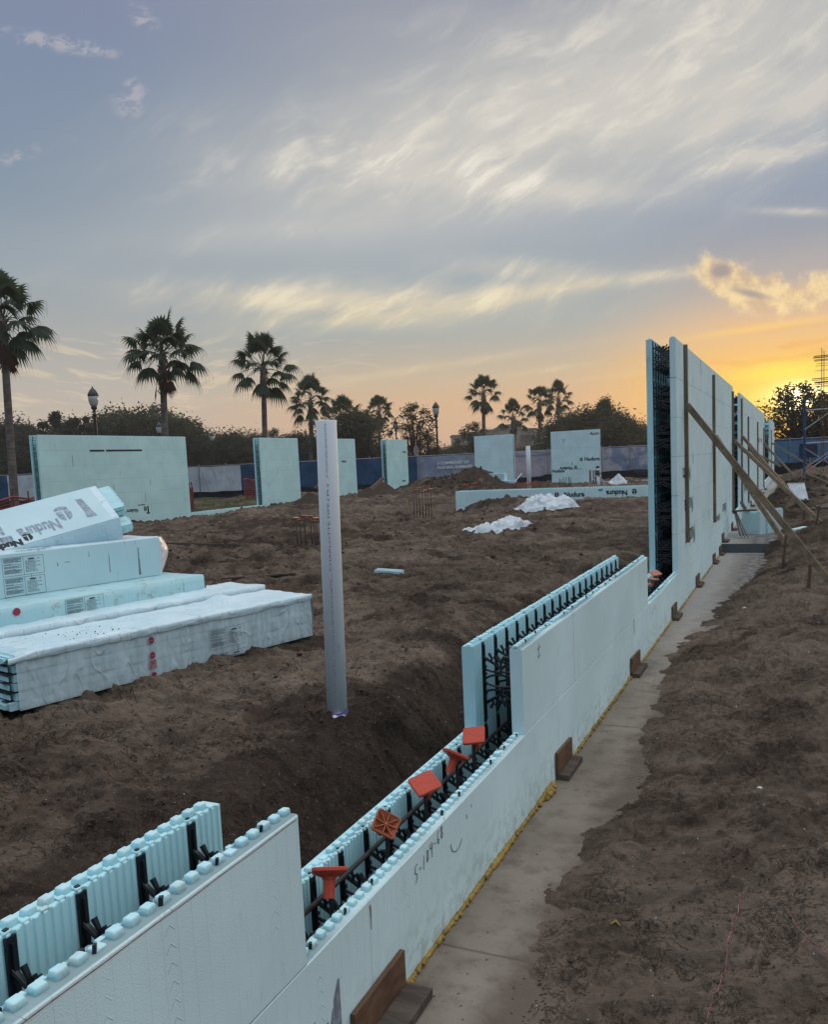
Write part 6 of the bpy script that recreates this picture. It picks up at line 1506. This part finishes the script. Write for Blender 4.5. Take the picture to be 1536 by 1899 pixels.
for i, (u, v, k) in enumerate(LT): tree(k, f'{ORD[i] if i < 12 else str(i+1)+"th"} dark tree from the left in the tree line behind the big left panel', u, v, rnd.uniform(104, 122), rnd.random()*6, 1.08)
for i, (u, v, k, Z) in enumerate(((412, 814, 'round', 112), (442, 804, 'wide', 104), (474, 812, 'round', 110), (508, 798, 'airy', 92), (530, 814, 'wide', 100), (556, 806, 'round', 96), (592, 818, 'shrub', 92), (612, 804, 'round', 98))):
    tree(k, f'{ORD[i]} tree from the left between the third palm and the white pipe', u, v, Z, rnd.random()*6, 1.05)
tree('round', 'dense round tree just right of the white pipe, under a palm crown', 648, 766, 88, 1.0, 1.2); tree('airy', 'thin tree right of the round tree by the white pipe', 680, 800, 86, 2.0, 1.1); tree('wide', 'low tree behind the slim palm', 716, 838, 120, 2.0, 1.3)
tree('airy', 'nearly bare open tree left of the lone street lamp', 765, 752, 72, .6, 1.0); tree('airy', 'small sparse tree below the bare tree', 792, 805, 74, 2.2, 1.1)
for i, (u, v, k, Z) in enumerate(((812, 834, 'shrub', 120), (838, 830, 'round', 125), (862, 826, 'wide', 130), (880, 786, 'airy', 98), (905, 838, 'shrub', 130), (930, 834, 'round', 130), (960, 832, 'wide', 128), (985, 830, 'round', 126), (1010, 822, 'round', 120))):
    tree(k, f'{ORD[i]} tree from the left in front of the distant building', u, v, Z, rnd.random()*6, 1.25)
tree('wide', 'big dark bushy tree above the far lettered panel', 1088, 762, 92, .3, 1.25); tree('round', 'bushy tree filling the left side of the big dark one', 1056, 778, 90, 1.3, 1.0)
tree('tall', 'tree with a pointed leader at the right of the big dark tree', 1122, 744, 92, 2.3, .8)
for i, (u, v, k, Z) in enumerate(((1150, 778, 'round', 96), (1172, 792, 'wide', 104), (1196, 800, 'round', 112), (1216, 802, 'shrub', 112), (1250, 800, 'round', 118))): tree(k, f'{ORD[i]} tree from the left beside the tall wall end, fading toward the sunrise', u, v, Z, rnd.random()*6, 1.2)
# the tree in front of the sun
a, b = tree_meshes(207, 6.4, 5.2, 1.55, 4700, .20, 80, 1.2, trunk_r=.17)
KIND['sun'] = (a, b)
c = at(1483, 718, 60); t = thing('tree', 'tree with the low sun shining through its crown at the right', 'tree', None, (c.x, c.y, .4)); s = (c.z-.4)/HT[b.name]; t.scale = (s*.98, s, s)
o = bpy.data.objects.new('trunk', a); COL.objects.link(o); o.parent = t; o = bpy.data.objects.new('crown', b); COL.objects.link(o); o.parent = t
t2 = dup(t, 'tree at the very right edge beside the sunlit one', (at(1535, 800, 62).x, at(1535, 800, 62).y, .4), 2.0); t2.scale = (s*.8, s*.8, s*.9)
for i, (u, v, k, Z) in enumerate(((1425, 818, 'shrub', 150), (1560, 790, 'round', 100))): tree(k, ['low far bush at the end of the long wall', 'tree beyond the right edge'][i], u, v, Z, 1+i)
# ------------------------------------------------------------------ thin evening haze
hb = MB(); hb.box((-190, -30, -1.2), (60, 345, 16)); hm = bpy.data.materials.new('haze'); hm.use_nodes = True; t_ = NT(hm.node_tree)
pv = t_.n('ShaderNodeVolumePrincipled'); pv.inputs['Color'].default_value = (.92, .90, .86, 1); pv.inputs['Density'].default_value = .0006; pv.inputs['Anisotropy'].default_value = .35
ho = t_.n('ShaderNodeOutputMaterial'); hm.node_tree.links.new(pv.outputs[0], ho.inputs['Volume'])
hz = link('haze', hb, hm); tag(kind(hz, 'stuff'), 'thin warm evening haze over the whole site', 'haze')
